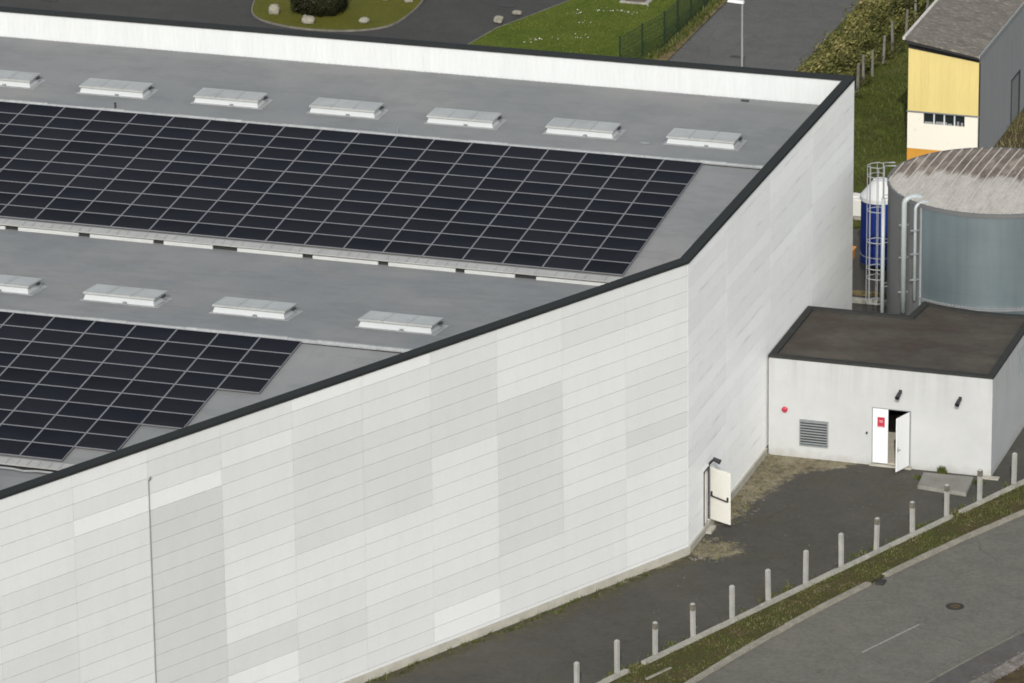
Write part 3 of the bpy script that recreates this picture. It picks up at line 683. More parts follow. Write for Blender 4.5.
for x, z in ((9.72, 3.28), (12.24, 3.24)):
    l = MB().box(x - .06, x + .06, AY0 - .08, AY0, z, z + .16).build('floodlight', m_black, an)
    MB().tube([(x, AY0 - .06, z + .1), (x - .02, AY0 - .2, z + .04), (x - .04, AY0 - .46, z - .05)], [.06, .085, .1], 12).build('lamp_head', m_black, l)
    MB().tube([(x - .04, AY0 - .462, z - .051), (x - .0412, AY0 - .468, z - .053)], .085, 12).build('lens', m_glassdk, l)
MB().box(13.2, 13.95, -4.72, -4.43, -.05, .06).build('footing', m_plinth, an)
rebase(an)
slab = MB().hexa([(10.99, -6.56, 0), (13.12, -6.87, 0), (12.98, -4.95, 0), (10.86, -5.0, 0), (11.0, -6.54, .16), (13.1, -6.84, .16), (12.97, -4.97, .16), (10.88, -5.02, .16)]).build('concrete_slab', m_slab, bevel=.02)
tag(slab, 'flat square concrete slab lying before the annex wall', 'slab')

# ------------------------------------------------------------------ storage tank
tk = empty('storage_tank', TC, 'wide round steel tank with pale ribbed roof behind the annex', 'tank')
TZ = 8.66
def cyl_seg(b, c, r, z0, z1, a0, a1, n, dr=0):
    for k in range(n):
        p, q = a0 + (a1 - a0) * k / n, a0 + (a1 - a0) * (k + 1) / n
        b.face([(c.x + r * math.cos(p), c.y + r * math.sin(p), z0), (c.x + r * math.cos(q), c.y + r * math.sin(q), z0), (c.x + r * math.cos(q), c.y + r * math.sin(q), z1), (c.x + r * math.cos(p), c.y + r * math.sin(p), z1)])
seam = R(240)                                          # the plan angle of the vertical seam
b = MB(); cyl_seg(b, TC, TR, 0, TZ - .14, seam, seam + R(255), 90); b.build('shell', m_tank, tk, smooth=True)
b = MB(); cyl_seg(b, TC, TR + .02, 0, TZ - .14, seam - R(105), seam, 36)
b.build('cladding', m_clad, tk, smooth=True)
MB().tube([TC + Vector(((TR + .02) * math.cos(seam), (TR + .02) * math.sin(seam), 0)), TC + Vector(((TR + .02) * math.cos(seam), (TR + .02) * math.sin(seam), TZ - .14))], .05, 6).build('seam_strip', m_slat, tk)
b = MB(); cyl_seg(b, TC, TR + .06, TZ - .16, TZ + .02, 0, 2 * math.pi, 96)
for k in range(96):
    p, q = 2 * math.pi * k / 96, 2 * math.pi * (k + 1) / 96
    b.face([(TC.x + r * math.cos(t), TC.y + r * math.sin(t), TZ + .02) for r, t in ((TR + .06, p), (TR + .06, q), (TR - .03, q), (TR - .03, p))])
    b.face([(TC.x + r * math.cos(t), TC.y + r * math.sin(t), TZ - .16) for r, t in ((TR - .03, p), (TR - .03, q), (TR + .06, q), (TR + .06, p))])
b.build('rim', m_clad, tk)
b = MB(); cyl_seg(b, TC, TR + .05, 4.35, 4.47, R(240), R(400), 60)
for k in range(60):
    a = R(240) + R(110) * k / 60; b.obox(TC + Vector(((TR + .03) * math.cos(a), (TR + .03) * math.sin(a), 4.47)), Vector((math.cos(a), math.sin(a), 0)) * .08, Vector((-math.sin(a), math.cos(a), 0)) * .12, (0, 0, .06))
b.build('base_flange', m_grey, tk)
# shallow roof of long sheets running front to back, each lap a raised rib
b = MB(); laps = []; pitch = .40; x = -TR + .0
def rz(x, y): return TZ + .0 + .13 * (1 - (x * x + y * y) / TR ** 2) - .0
kx = int(TR / pitch)
for k in range(-kx - 1, kx + 1):
    x0, x1 = k * pitch, (k + 1) * pitch; x0c, x1c = max(x0, -TR + .02), min(x1, TR - .02)
    if x1c <= x0c: continue
    h0, h1 = math.sqrt(TR ** 2 - x0c ** 2), math.sqrt(TR ** 2 - x1c ** 2); m = 16
    for j in range(m):
        for xa, xb, sgn in ((x0c, x1c, 1),):
            ya0, yb0 = -h0 + 2 * h0 * j / m, -h1 + 2 * h1 * j / m; ya1, yb1 = -h0 + 2 * h0 * (j + 1) / m, -h1 + 2 * h1 * (j + 1) / m
            b.face([(TC.x + xa, TC.y + ya0, rz(xa, ya0)), (TC.x + xb, TC.y + yb0, rz(xb, yb0)), (TC.x + xb, TC.y + yb1, rz(xb, yb1)), (TC.x + xa, TC.y + ya1, rz(xa, ya1))])
    if -TR + .1 < x0 < TR - .1:
        rb = MB(); laps.append(rb); w = .022; yy = [-h0 + .02 + (2 * h0 - .04) * j / 12 for j in range(13)]
        for ya, yb in zip(yy, yy[1:]):
            rb.hexa([(TC.x + x0 - w, TC.y + ya, rz(x0, ya) - .01), (TC.x + x0 + w, TC.y + ya, rz(x0, ya) - .01), (TC.x + x0 + w, TC.y + yb, rz(x0, yb) - .01), (TC.x + x0 - w, TC.y + yb, rz(x0, yb) - .01),
                     (TC.x + x0 - w * .6, TC.y + ya, rz(x0, ya) + .05), (TC.x + x0 + w * .6, TC.y + ya, rz(x0, ya) + .05), (TC.x + x0 + w * .6, TC.y + yb, rz(x0, yb) + .05), (TC.x + x0 - w * .6, TC.y + yb, rz(x0, yb) + .05)])
rf = b.build('roof', m_troof, tk)
for rb in laps: rb.build('sheet_lap', m_rib, rf)
# caged ladder on the left flank
LD = Vector((-.951, -.308, 0)).normalized(); LT = Vector((-LD.y, LD.x, 0))
base = TC + LD * (TR + .22)
ladder = MB()
for s in (-1, 1): ladder.tube([base + LT * .23 * s + Vector((0, 0, .3)), base + LT * .23 * s + Vector((0, 0, TZ + .8)), base + LT * .23 * s - LD * .5 + Vector((0, 0, TZ + .8))], .03, 6)
ld_ = ladder.build('ladder', m_ltgrey, tk)
z = .5
while z < TZ + .7: MB().tube([base + LT * .23 + Vector((0, 0, z)), base - LT * .23 + Vector((0, 0, z))], .02, 6).build('rung', m_ltgrey, ld_); z += .28
b = MB()
cage_a = [R(a) for a in (-72, -36, 0, 36, 72)]
cpt = lambda a, z: base + LD * (.05 + .65 * math.cos(a)) + LT * .42 * math.sin(a) + Vector((0, 0, z))
for a in cage_a: MB().tube([cpt(a, 3.2), cpt(a, TZ + .75)], .017, 5).build('cage_bar', m_ltgrey, ld_)
for z in (3.25, 4.35, 4.8, 6.0, 7.4, TZ + .3, TZ + .75):
    MB().tube([base + LT * -.23 + Vector((0, 0, z))] + [cpt(R(-80 + 10 * k), z) for k in range(17)] + [base + LT * .23 + Vector((0, 0, z))], .022, 5).build('cage_hoop', m_ltgrey, ld_)
for z in (2, 4, 6, 8):
    for s in (-1, 1): MB().tube([base + LT * .23 * s + Vector((0, 0, z)), base + LT * .23 * s - LD * .24 + Vector((0, 0, z))], .016, 5).build('ladder_bracket', m_grey, ld_)
pp = TC + LD * (TR + .25) - LT * -.42
MB().tube([pp + Vector((0, 0, 1.5)), pp + Vector((0, 0, TZ - .6))], .085, 12).build('riser_pipe', m_ltgreyp, tk, smooth=True)
# two goose-neck pipes in front of the cladding
def goose(lat, r, ztop, zbot, over):
    fw = -math.sqrt(TR ** 2 - lat ** 2); rr = Vector((.951, .308, 0)); hv = Vector((-.308, .951, 0))
    p = TC + rr * lat + hv * fw; rad = (p - TC).normalized(); p = TC + rad * (TR + .18); q = TC + rad * (TR - .35)
    pts = [p + Vector((0, 0, zbot)), p + Vector((0, 0, ztop))]
    for k in range(1, 9):
        a = math.pi * k / 8; pts.append(p.lerp(q + rr * over, .5 - .5 * math.cos(a)) + Vector((0, 0, ztop + .24 * math.sin(a))))
    pts.append(q + rr * over + Vector((0, 0, ztop - .25)))
    o = MB().tube(pts, r, 12).build('vent_pipe', m_ltgreyp, tk, smooth=True)
    for z in (zbot + .9, (zbot + ztop) / 2, ztop - 1.0): MB().obox(p - rad * .18 + Vector((-.12, 0, z)), (.24, 0, 0), rad * .3, (0, 0, .06)).build('pipe_bracket', m_grey, o)
goose(-3.94, .12, TZ - .14, 3.6, .35)
goose(-3.53, .07, TZ - .2, 4.35, .3)
rebase(tk)

# ------------------------------------------------------------------ blue silo and bits behind
si = empty('blue_silo', (2.95, 18.85, 0), 'small blue silo with white conical top behind the ladder', 'silo')
sc_ = Vector((2.95, 18.85, 0))
MB().tube([sc_ + Vector((0, 0, .75)), sc_ + Vector((0, 0, 3.72))], .88, 28).build('body', m_blue, si, smooth=False)
b = MB().tube([sc_ + Vector((0, 0, 3.722)), sc_ + Vector((0, 0, 3.9)), sc_ + Vector((0, 0, 4.58)), sc_ + Vector((0, 0, 4.64))], [.93, .92, .36, .34], 28); b.build('conical_top', m_silowhite, si)
b = MB()
for z in (1.1,): b.tube([sc_ + Vector((0, 0, z)), sc_ + Vector((0, 0, z + .05))], .90, 28)
b.build('band', m_ltgrey, si)
for k in range(4):
    a = R(45 + 90 * k); q = sc_ + Vector((.7 * math.cos(a), .7 * math.sin(a), 0)); MB().tube([q, q + Vector((0, 0, .76))], .07, 6).build('leg', m_black, si)
MB().tube([sc_ + Vector((0, 0, .3)), sc_ + Vector((0, 0, .749))], [.3, .8], 20).build('hopper', m_black, si)
rebase(si)
ct = empty('cream_container', (-.25, 26.9, 0), 'cream coloured container half hidden by the warehouse corner', 'container')
MB().box(-.95, .42, 26.4, 27.4, .15, 1.0).build('body', m_cream, ct, bevel=.05); MB().box(-1.0, .46, 26.35, 27.45, 0, .14).build('pallet', m_timber, ct); MB().tube([(-.3, 26.9, 1.0), (-.3, 26.9, 1.08)], .25, 14).build('lid', m_cream, ct); rebase(ct)
ob = empty('orange_bin', (1.0, 20.9, 0), 'small orange bin standing left of the blue silo', 'bin')
MB().hexa([(.75, 20.5, .02), (1.22, 20.5, .02), (1.22, 21.0, .02), (.75, 21.0, .02), (.7, 20.45, .5), (1.27, 20.45, .5), (1.27, 21.05, .5), (.7, 21.05, .5)]).build('body', m_orangep, ob); MB().box(.67, 1.3, 20.42, 21.08, .501, .55).build('lid', m_orangep, ob, bevel=.02); rebase(ob)
tag(MB().box(1.6, 6.4, 14.9, 15.15, 0, .22).build('concrete_curb', m_beam, bevel=.02), 'low pale concrete curb on the ground left of the tank', 'curb')
tag(MB().obox((2.2, 15.9, .0), (2.6, .2, 0), (-.02, .25, 0), (0, 0, .18)).build('timber_beam', m_leaflitter, bevel=.02), 'reddish brown timber beam lying behind the low concrete curb', 'beam')

# ------------------------------------------------------------------ yellow barn
bn = empty('barn', (1.8, 45, 0), 'yellow and white barn with grey clad side and mossy roof', 'building')
BX0, BX1, BY0, BY1 = 0.0, 3.56, 35.9, 60.0
eL, eR = 5.75, 5.28
b = MB(); x = BX0 + .02
while x < BX1 - .03:
    w = min(.34, BX1 - .02 - x); z1 = eL + (eR - eL) * (x - BX0) / (BX1 - BX0); z2 = eL + (eR - eL) * (x + w - BX0) / (BX1 - BX0)
    b.hexa([(x, BY0 - .04, 2.56), (x + w - .03, BY0 - .04, 2.56), (x + w - .03, BY0, 2.56), (x, BY0, 2.56), (x, BY0 - .04, z1 - .05), (x + w - .03, BY0 - .04, z2 - .05), (x + w - .03, BY0, z2 - .05), (x, BY0, z1 - .05)])
    b.hexa([(x + w - .03, BY0 - .025, 2.56), (x + w, BY0 - .025, 2.56), (x + w, BY0, 2.56), (x + w - .03, BY0, 2.56), (x + w - .03, BY0 - .025, z2 - .05), (x + w, BY0 - .025, z2 - .05), (x + w, BY0, z2 - .05), (x + w - .03, BY0, z2 - .05)])
    x += w
b.build('yellow_cladding', m_yellow, bn)
WN = (.80, 2.84, 1.93, 2.48)
b = MB()
for x0, x1, z0, z1 in ((BX0, WN[0], .64, 2.5), (WN[1], BX1 - .02, .64, 2.5), (WN[0], WN[1], .64, WN[2]), (WN[0], WN[1], WN[3], 2.5)): b.box(x0, x1, BY0, BY0 + .2, z0, z1)
b.build('white_wall', m_barnwhite, bn)
MB().box(BX0, BX1 - .02, BY0 - .01, BY0 + .2, -.05, .638).build('orange_base', m_orange, bn)
MB().box(BX0 - .03, BX1 + .02, BY0 - .07, BY0 + .02, 2.5, 2.558).build('sill_strip', m_grey, bn)
w = MB().box(WN[0], WN[1], BY0 + .1, BY0 + .13, WN[2], WN[3]).build('window', m_glassdk, bn)
b = MB()
for k in range(1, 4): xx = WN[0] + (WN[1] - WN[0]) * k / 4; b.box(xx - .03, xx + .03, BY0 + .04, BY0 + .098, WN[2], WN[3])
b.build('mullion', m_silowhite, w)
b = MB()
for x0, x1, z1 in ((.85, 1.25, .1), (1.4, 1.95, .14), (2.0, 2.2, .08), (2.45, 2.55, .22), (2.65, 2.75, .18)): b.box(x0, x1, BY0 + .045, BY0 + .095, WN[2] + .005, WN[2] + z1)
b.build('window_clutter', m_ltgrey, w)
MB().hexa([(BX0, BY0 + .002, 2.56), (BX1 - .04, BY0 + .002, 2.56), (BX1 - .04, BY0 + .2, 2.56), (BX0, BY0 + .2, 2.56), (BX0, BY0 + .002, eL + .45), (BX1 - .04, BY0 + .002, eR + .31), (BX1 - .04, BY0 + .2, eR + .31), (BX0, BY0 + .2, eL + .45)]).build('front_backing', m_dark, bn)  # dark fill above the cladding paints in the eave shadow
DY0, DY1, DZ = 43.0, 44.5, 2.3
b = MB(); y = BY0 + .0
while y < BY1:
    wv = .3; z0 = DZ if (y + wv > DY0 and y < DY1) else 0
    b.box(BX1 - .03, BX1 + .012, y, y + wv - .04, z0, eR + .3); b.box(BX1 - .03, BX1 - .012, y + wv - .04, y + wv, z0, eR + .3); y += wv
b.build('side_cladding', m_barngrey, bn)
dd = MB().box(BX1 - .05, BX1 - .02, DY0 - .2, DY1 + .1, 0, DZ - .002).build('door', m_grey, bn)
b = MB(); b.box(BX1 - .02, BX1 + .05, DY0 - .25, DY0 - .18, 0, DZ + .05); b.box(BX1 - .02, BX1 + .05, DY1 + .08, DY1 + .16, 0, DZ + .05); b.box(BX1 - .02, BX1 + .05, DY0 - .18, DY1 + .08, DZ, DZ + .05); b.build('door_frame', m_black, dd)
MB().box(BX0, BX0 + .2, BY0 + .202, BY1, 0, eL - .08).build('rear_wall', m_barnwhite, bn)
MB().box(BX1 - .04, BX1 + .022, BY0 - .05, BY0 - .002, .0, eR - .05).build('corner_post', m_black, bn)
ov = .45; b = MB(); sl = (eR - eL) / (BX1 - BX0); zl = eL - .16 * sl + .34; zr = eR + .12 * sl + .22
b.hexa([(BX0 - .05, BY0 - ov, zl + .12), (BX1 + .03, BY0 - ov, zr + .12), (BX1 + .03, BY1, zr + .12), (BX0 - .05, BY1, zl + .12), (BX0 - .05, BY0 - ov, zl + .2), (BX1 + .03, BY0 - ov, zr + .2), (BX1 + .03, BY1, zr + .2), (BX0 - .05, BY1, zl + .2)])
for k in range(24):                                    # sheet laps across the slope
    y = BY0 - ov + .03 + k * 1.1; b.hexa([(BX0 - .04, y, zl + .201), (BX1 + .02, y, zr + .201), (BX1 + .02, y + .05, zr + .201), (BX0 - .04, y + .05, zl + .201), (BX0 - .04, y, zl + .222), (BX1 + .02, y, zr + .222), (BX1 + .02, y + .05, zr + .222), (BX0 - .04, y + .05, zl + .222)])
rf = b.build('roof', m_barnroof, bn)
MB().box(BX1 + .033, BX1 + .08, BY0 - ov, BY1, zr + .06, zr + .235).build('fascia', m_ltgrey, rf)
MB().box(BX0 - .19, BX0 - .053, BY0 - ov, BY1, zl + .12, zl + .26).build('ridge_tile', m_rib, rf)
MB().hexa([(BX0 - .02, BY0 - ov + .06, zl - .06), (BX1 + .08, BY0 - ov + .06, zr + .0), (BX1 + .08, BY0 - ov + .16, zr + .0), (BX0 - .1, BY0 - ov + .16, zl + .0), (BX0 - .1, BY0 - ov + .06, zl + .118), (BX1 + .08, BY0 - ov + .06, zr + .118), (BX1 + .08, BY0 - ov + .16, zr + .118), (BX0 - .1, BY0 - ov + .16, zl + .118)]).build('rafter_board', m_black, rf)
rebase(bn)

# ------------------------------------------------------------------ near fence posts and beam
post_top = [0, 0, 1, 1, 0, 0, 0, 0, 1, 1, 1, 1, 0]
def make_post(moss):
    root = bpy.data.objects.new('fence_post', None); COL.objects.link(root)
    b = MB(); w = .078
    b.hexa([(-w, -w, -.1), (w, -w, -.1), (w, w, -.1), (-w, w, -.1), (-w, -w, 1.44), (w, -w, 1.44), (w, w, 1.44), (-w, w, 1.44)]); b.hexa([(-w, -w, 1.4405), (w, -w, 1.4405), (w, w, 1.4405), (-w, w, 1.4405), (-w * .6, -w * .6, 1.49), (w * .6, -w * .6, 1.49), (w * .6, w * .6, 1.49), (-w * .6, w * .6, 1.49)])
    sh = b.build('shaft', m_post, root, bevel=.008)
    if moss:
        MB().box(-w - .004, w + .004, -w - .004, w + .004, 1.2, 1.442).build('mossy_top', m_moss, root)
    return root
NP = 13
used = {}
cuts = ['plain', 'dark mossy top']
for k in range(NP):
    y = -30.57 + 25.32 * k / 12 + random.uniform(-.05, .05); x = fence_x(y); t = post_top[k]
    if t in used:
        src = used[t]; o = src.copy(); COL.objects.link(o)
        for ch in src.children: c = ch.copy(); COL.objects.link(c); c.parent = o
    else: o = make_post(t); used[t] = o
    o.location = (x, y, 0.0); o.rotation_euler = (random.uniform(-.018, .018), random.uniform(-.018, .018), R(66 + random.uniform(-4, 4)) - math.pi / 2)
    o.scale.z = random.uniform(.97, 1.03) * (.93 if k in (0,) else 1)
    tag(o, f'concrete fence post {"with dark mossy top" if t else "with clean pale top"}, {ORD[k + 1]} along the yard edge from bottom left', 'fence post', 'concrete fence posts along the yard')
for ya_, yb_, lab_ in ((-48.0, -28.1, 'low pale concrete beam under the two lowest fence posts'), (-27.2, -9.35, 'long low pale concrete beam under the middle run of fence posts'), (-8.75, 14.0, 'low weathered concrete beam under the last fence posts toward the annex')):
    b = MB(); y = ya_
    while y < yb_ - .2:
        L = min(2.2 if random.random() > .2 else 1.1, yb_ - y); x0, x1 = fence_x(y) + .05, fence_x(y + L) + .05; h = .17 + random.uniform(-.015, .015)
        b.hexa([(x0 - .02, y, -.05), (x0 + .19, y, -.05), (x1 + .19, y + L, -.05), (x1 - .02, y + L, -.05), (x0, y, h), (x0 + .17, y, h), (x1 + .17, y + L, h), (x1, y + L, h)])
        y += L
    tag(b.build('fence_plinth', m_beam), lab_, 'plinth')
b = MB(); b.hexa([(5.9, -28.5, 0), (6.02, -28.55, 0), (6.6, -27.2, 0), (6.48, -27.15, 0), (5.91, -28.5, .09), (6.01, -28.54, .09), (6.59, -27.2, .06), (6.49, -27.16, .06)])
tag(b.build('kerb_stone', m_kerb, bevel=.02), 'loose pale kerb stone lying in the grass beside the fence beam', 'kerb stone')
# manhole, gully
mh = MB().tube([(15.38, -18.22, -.03), (15.38, -18.22, -.008)], .36, 24).build('manhole_cover', m_iron); tag(mh, 'dark round manhole cover set in the road', 'manhole cover')
MB().tube([(15.38, -18.22, -.0075), (15.38, -18.22, -.004)], .2, 18).build('lid', m_soil, mh)
gu = MB().box(11.86, 12.2, -16.95, -16.45, -.06, .06).build('road_gully', m_iron, bevel=.02); tag(gu, 'dark drain gully in a gap of the kerb beside the grass verge', 'drain')
gx = low_x(-19.3); tag(MB().box(gx - .1, gx + .3, -19.6, -19.0, -.04, .095).build('road_gully', m_iron, bevel=.02), 'small black drain gully in the kerb at the right frame edge', 'drain')

# ------------------------------------------------------------------ vegetation
def tri(b, p, d, w, h, lean, tint):
    a = random.uniform(0, 2 * math.pi); u = Vector((math.cos(a), math.sin(a), 0)) * w
    tip = p + Vector((lean * math.cos(d), lean * math.sin(d), h)); b.face([p - u, p + u, tip], tint)
b = MB()
for _ in range(17000):
    y = random.uniform(-34, -1); t = random.random(); x = fence_x(y) + .2 + (kerb_x(y) - .1 - fence_x(y) - .2) * t
    p = Vector((x, y, .02)); nn = mnoise.noise(p * .8) + .5 * mnoise.noise(p * 2.5)
    if nn < -.08 - .3 * random.random(): continue
    dry = .5 + .5 * mnoise.noise(p * .6 + Vector((8, 2, 0))); tint = min(1, max(0, random.gauss(.28 + .55 * dry, .2)))
    tri(b, p, random.uniform(0, 6.28), random.uniform(.008, .025), random.uniform(.02, .10) * (1.0 + nn), random.uniform(0, .08), tint)
tag(b.build('grass', m_blade), kind='stuff')
b = MB()
def weeds(cx, cy, r, n, hmax, dry=.4):
    for _ in range(n):
        a = random.uniform(0, 6.28); q = r * math.sqrt(random.random()); p = Vector((cx + q * math.cos(a), cy + q * math.sin(a), 0))
        tri(b, p, random.uniform(0, 6.28), random.uniform(.012, .035), random.uniform(.04, hmax), random.uniform(0, .12), min(1, max(0, random.gauss(dry, .2))))
for u in range(0, 340, 3):
    q = K3 + D1 * (2.5 + u * .1) + N1 * random.uniform(.1, .5); weeds(q.x, q.y, random.uniform(.05, .28), random.randint(4, 26), .16, .25)
for _ in range(80):
    y = random.uniform(-12.3, -4.6); weeds(WX + random.uniform(.1, 1.1), y, .25, 9, .08, .8)
for _ in range(60):
    q = Vector((random.uniform(3.6, 5.4), random.uniform(-16.3, -14), 0)); weeds(q.x, q.y, .25, 7, .08, .85)
for x in (11.5, 11.55, 11.62): weeds(x, -4.58, .14, 60, .38, .1)
for x in (10.75, 10.8, 13.2, 12.8, 13.3): weeds(x, -5.4 if x < 11 else -5.2, .22, 40, .2, .15)
for _ in range(60):
    y = random.uniform(-34, -3); weeds(fence_x(y) - random.uniform(.05, .5), y, .2, 18, .15, .5)
for y in (-28, -27.6, -27.2, -9.4, -9.0, -8.6): weeds(fence_x(y) + .1, y, .3, 60, .22, .7)
tag(b.build('weeds', m_blade), kind='stuff')
b = MB(); sb = MB()
def pebble(sb, p, r, squash=.6):
    n = 6; seedv = Vector((random.uniform(0, 50),) * 3); top = p + Vector((0, 0, r * squash))
    ring = [p + Vector((math.cos(6.283 * k / n) * r * random.uniform(.7, 1.2), math.sin(6.283 * k / n) * r * random.uniform(.7, 1.2), r * .15)) for k in range(n)]
    for k in range(n): sb.face([ring[k], ring[(k + 1) % n], top])
for _ in range(380):
    if random.random() < .5: p = Vector((random.uniform(4.15, 5.4), random.uniform(-12.5, -4.6), .006))
    else: p = Vector((random.uniform(3.4, 5.5), random.uniform(-16.6, -14), .006))
    if p.x < WX + .15 and p.y < -15: continue
    pebble(sb, p, random.uniform(.015, .06))
for _ in range(500):
    y = random.uniform(-33, -2); pebble(sb, Vector((fence_x(y) + random.uniform(-.6, kerb_x(y) - fence_x(y)), y, .02)), random.uniform(.012, .045))
for _ in range(260):
    y = random.uniform(-27, -18); pebble(sb, Vector((low_x(y) + random.uniform(1.2, 2.2), y, .08)), random.uniform(.02, .07))
tag(sb.build('pebbles', m_gravel), kind='stuff')
b = MB()
for _ in range(260):
    x = random.uniform(2, 11); y = -5 - random.random() * 24
    if x > fence_x(y) - .2 or (Vector((x, y, 0)) - K3).dot(N1) < .3 or (x < WX + .3): continue
    tri(b, Vector((x, y, .005)), random.uniform(0, 6.28), .04, random.uniform(.01, .03), random.uniform(.03, .1), random.uniform(.6, 1))
tag(b.build('fallen_leaves', m_blade), kind='stuff')
# lawns
def inside(poly, x, y):
    r = False; n = len(poly)
    for i in range(n):
        (x0, y0), (x1, y1) = poly[i], poly[(i + 1) % n]
        if (y0 > y) != (y1 > y) and x < (x1 - x0) * (y - y0) / (y1 - y0) + x0: r = not r
    return r
b = MB()
for _ in range(16000):
    x = random.uniform(-27, -16.9); y = random.uniform(46, 66)
    if inside(lawn, x, y): tri(b, Vector((x, y, .09)), random.uniform(0, 6.28), .025, random.uniform(.03, .09), random.uniform(0, .06), min(1, max(0, .45 + .4 * mnoise.noise((x * .5, y * .5, 0)) + random.gauss(0, .2))))
tag(b.build('lawn_grass', m_blade2), kind='stuff')
b = MB()
for cx, cy, n in ((-22.8, 55.5, 26), (-22.0, 56.2, 22), (-20.9, 56.4, 30), (-20.2, 56.3, 26), (-22.0, 53.9, 14), (-23.6, 50.2, 22), (-22.6, 50.6, 8), (-21.4, 51.4, 26), (-23.9, 49.4, 12), (-19.5, 57.6, 8)):
    for _ in range(n // 3):
        x, y = random.gauss(cx, .25), random.gauss(cy, .2); r = random.uniform(.02, .045)
        b.face([(x + r * math.cos(k * 1.047), y + r * math.sin(k * 1.047), .16 + random.uniform(0, .03)) for k in range(6)])
tag(b.build('daisies', m_daisy), kind='stuff')
b = MB()
for _ in range(14000):
    x = random.uniform(-5.2, 2); y = random.uniform(26, 62)
    if x > -.3 and y > 35: continue
    p = Vector((x, y, 0)); tri(b, p, random.uniform(0, 6.28), random.uniform(.02, .045), random.uniform(.05, .22), random.uniform(0, .15), min(1, max(0, .22 + .35 * mnoise.noise(p * .4) + random.gauss(0, .14))))
for _ in range(500):
    p = Vector((random.uniform(3.7, 5.5), random.uniform(38.5, 48), 0)); tri(b, p, random.uniform(0, 6.28), .03, random.uniform(.1, .4), random.uniform(0, .25), random.uniform(.6, 1))
tag(b.build('rough_grass_blades', m_blade), kind='stuff')
sheet('dirt', [(3.62, 36), (6.5, 36), (7.5, 48), (6, 60), (3.62, 60)], .012, m_soil, 0)
# hedge: leaf clumps on a woody frame
b = MB()
for k in range(230):
    y = random.uniform(44.5, 72); side = random.random(); x = -8.0 + 2.9 * side; hh = 1.5 - .7 * abs(side - .5) ** 1.5 + .5 * mnoise.noise((x * .6, y * .5, 3))
    cz = hh * random.uniform(.35, .95); r = random.uniform(.28, .62); ct = random.gauss(.45, .16) + (.12 if side < .5 else -.12)
    for _ in range(95):
        d = Vector((random.gauss(0, 1), random.gauss(0, 1), random.gauss(0, .8))); d = d.normalized() * r * random.uniform(.45, 1.08); p = Vector((x, y, cz)) + d
        if p.z < .03: continue
        n = (d.normalized() + Vector((random.gauss(0, .5), random.gauss(0, .5), random.gauss(.2, .5)))).normalized(); u = n.orthogonal().normalized(); w = n.cross(u); s = random.uniform(.035, .085)
        b.face([p + u * s * 1.4, p + w * s * .7, p - u * s * 1.4, p - w * s * .7], min(1, max(0, ct + random.gauss(0, .16))))
for k in range(75):
    y = random.uniform(45, 66); x = random.uniform(-5.75, -4.7); cz = random.uniform(.12, .6) * (1 if x < -5.2 else .5); r = random.uniform(.18, .42); ct = random.gauss(.2, .12)
    for _ in range(60):
        d = Vector((random.gauss(0, 1), random.gauss(0, 1), random.gauss(0, .8))).normalized() * r * random.uniform(.4, 1.1); p = Vector((x, y, cz)) + d
        if p.z < .03: continue
        n = (d.normalized() + Vector((random.gauss(0, .5), random.gauss(0, .5), .3))).normalized(); u = n.orthogonal().normalized(); w = n.cross(u); s = random.uniform(.03, .07)
        b.face([p + u * s * 1.6, p + w * s * .5, p - u * s * 1.6, p - w * s * .5], min(1, max(0, ct + random.gauss(0, .2))))
tag(b.build('hedge', m_hedge), 'long loose yellow-green hedge between the side road and concrete posts', 'hedge')
hy = [46.2, 47.5, 49.0, 51.3, 53.6, 56.3, 58.4, 60.8]
pr0 = None
for k, y in enumerate(hy):
    if pr0 is None:
        pr0 = bpy.data.objects.new('hedge_post', None); COL.objects.link(pr0); o = pr0
        MB().hexa([(-.07, -.07, 0), (.07, -.07, 0), (.07, .07, 0), (-.07, .07, 0), (-.055, -.055, 1.6), (.055, -.055, 1.6), (.055, .055, 1.6), (-.055, .055, 1.6)]).build('shaft', m_oldpost, o, bevel=.01)
    else:
        o = pr0.copy(); COL.objects.link(o)
        for ch in pr0.children: c = ch.copy(); COL.objects.link(c); c.parent = o
    o.location = (-5.12 + random.uniform(-.05, .05), y, 0); o.rotation_euler = (random.uniform(-.05, .05), random.uniform(-.05, .05), random.uniform(-.3, .3)); o.scale.z = random.uniform(.85, 1.08)
    tag(o, f'weathered concrete post on the barn side of the hedge, {ORD[k + 1]} from the warehouse', 'post', 'concrete posts beside the hedge')
# dark clipped bush on the island
bs = empty('bush', (-36.3, 52.2, 0), 'dark dense clipped bush on the small lawn island', 'bush'); b = MB()
for _ in range(9000):
    u = Vector((random.uniform(-1, 1), random.uniform(-1, 1), random.uniform(-1, 1))); m_ = max(abs(u.x), abs(u.y), abs(u.z)); u = u / (m_ * .55 + u.length * .45) * random.uniform(.86, 1.05)
    u *= 1 + .12 * mnoise.noise(u * 2.5)
    p = Vector((-36.3 + u.x * 1.45, 52.2 + u.y * 1.25, 1.0 + u.z * .98))
    if p.z < .05: continue
    n = (u.normalized() + Vector((random.gauss(0, .6),) * 3)).normalized(); q = n.orthogonal().normalized(); w = n.cross(q); s = random.uniform(.05, .1)
    b.face([p + q * s, p + w * s * .6, p - q * s, p - w * s * .6], min(1, max(0, random.gauss(.5, .25))))
b.build('foliage', m_bush, bs); MB().tube([(-36.3, 52.2, 0), (-36.3, 52.2, 1.5)], [.12, .05], 8).build('trunk', m_bark, bs); rebase(bs)
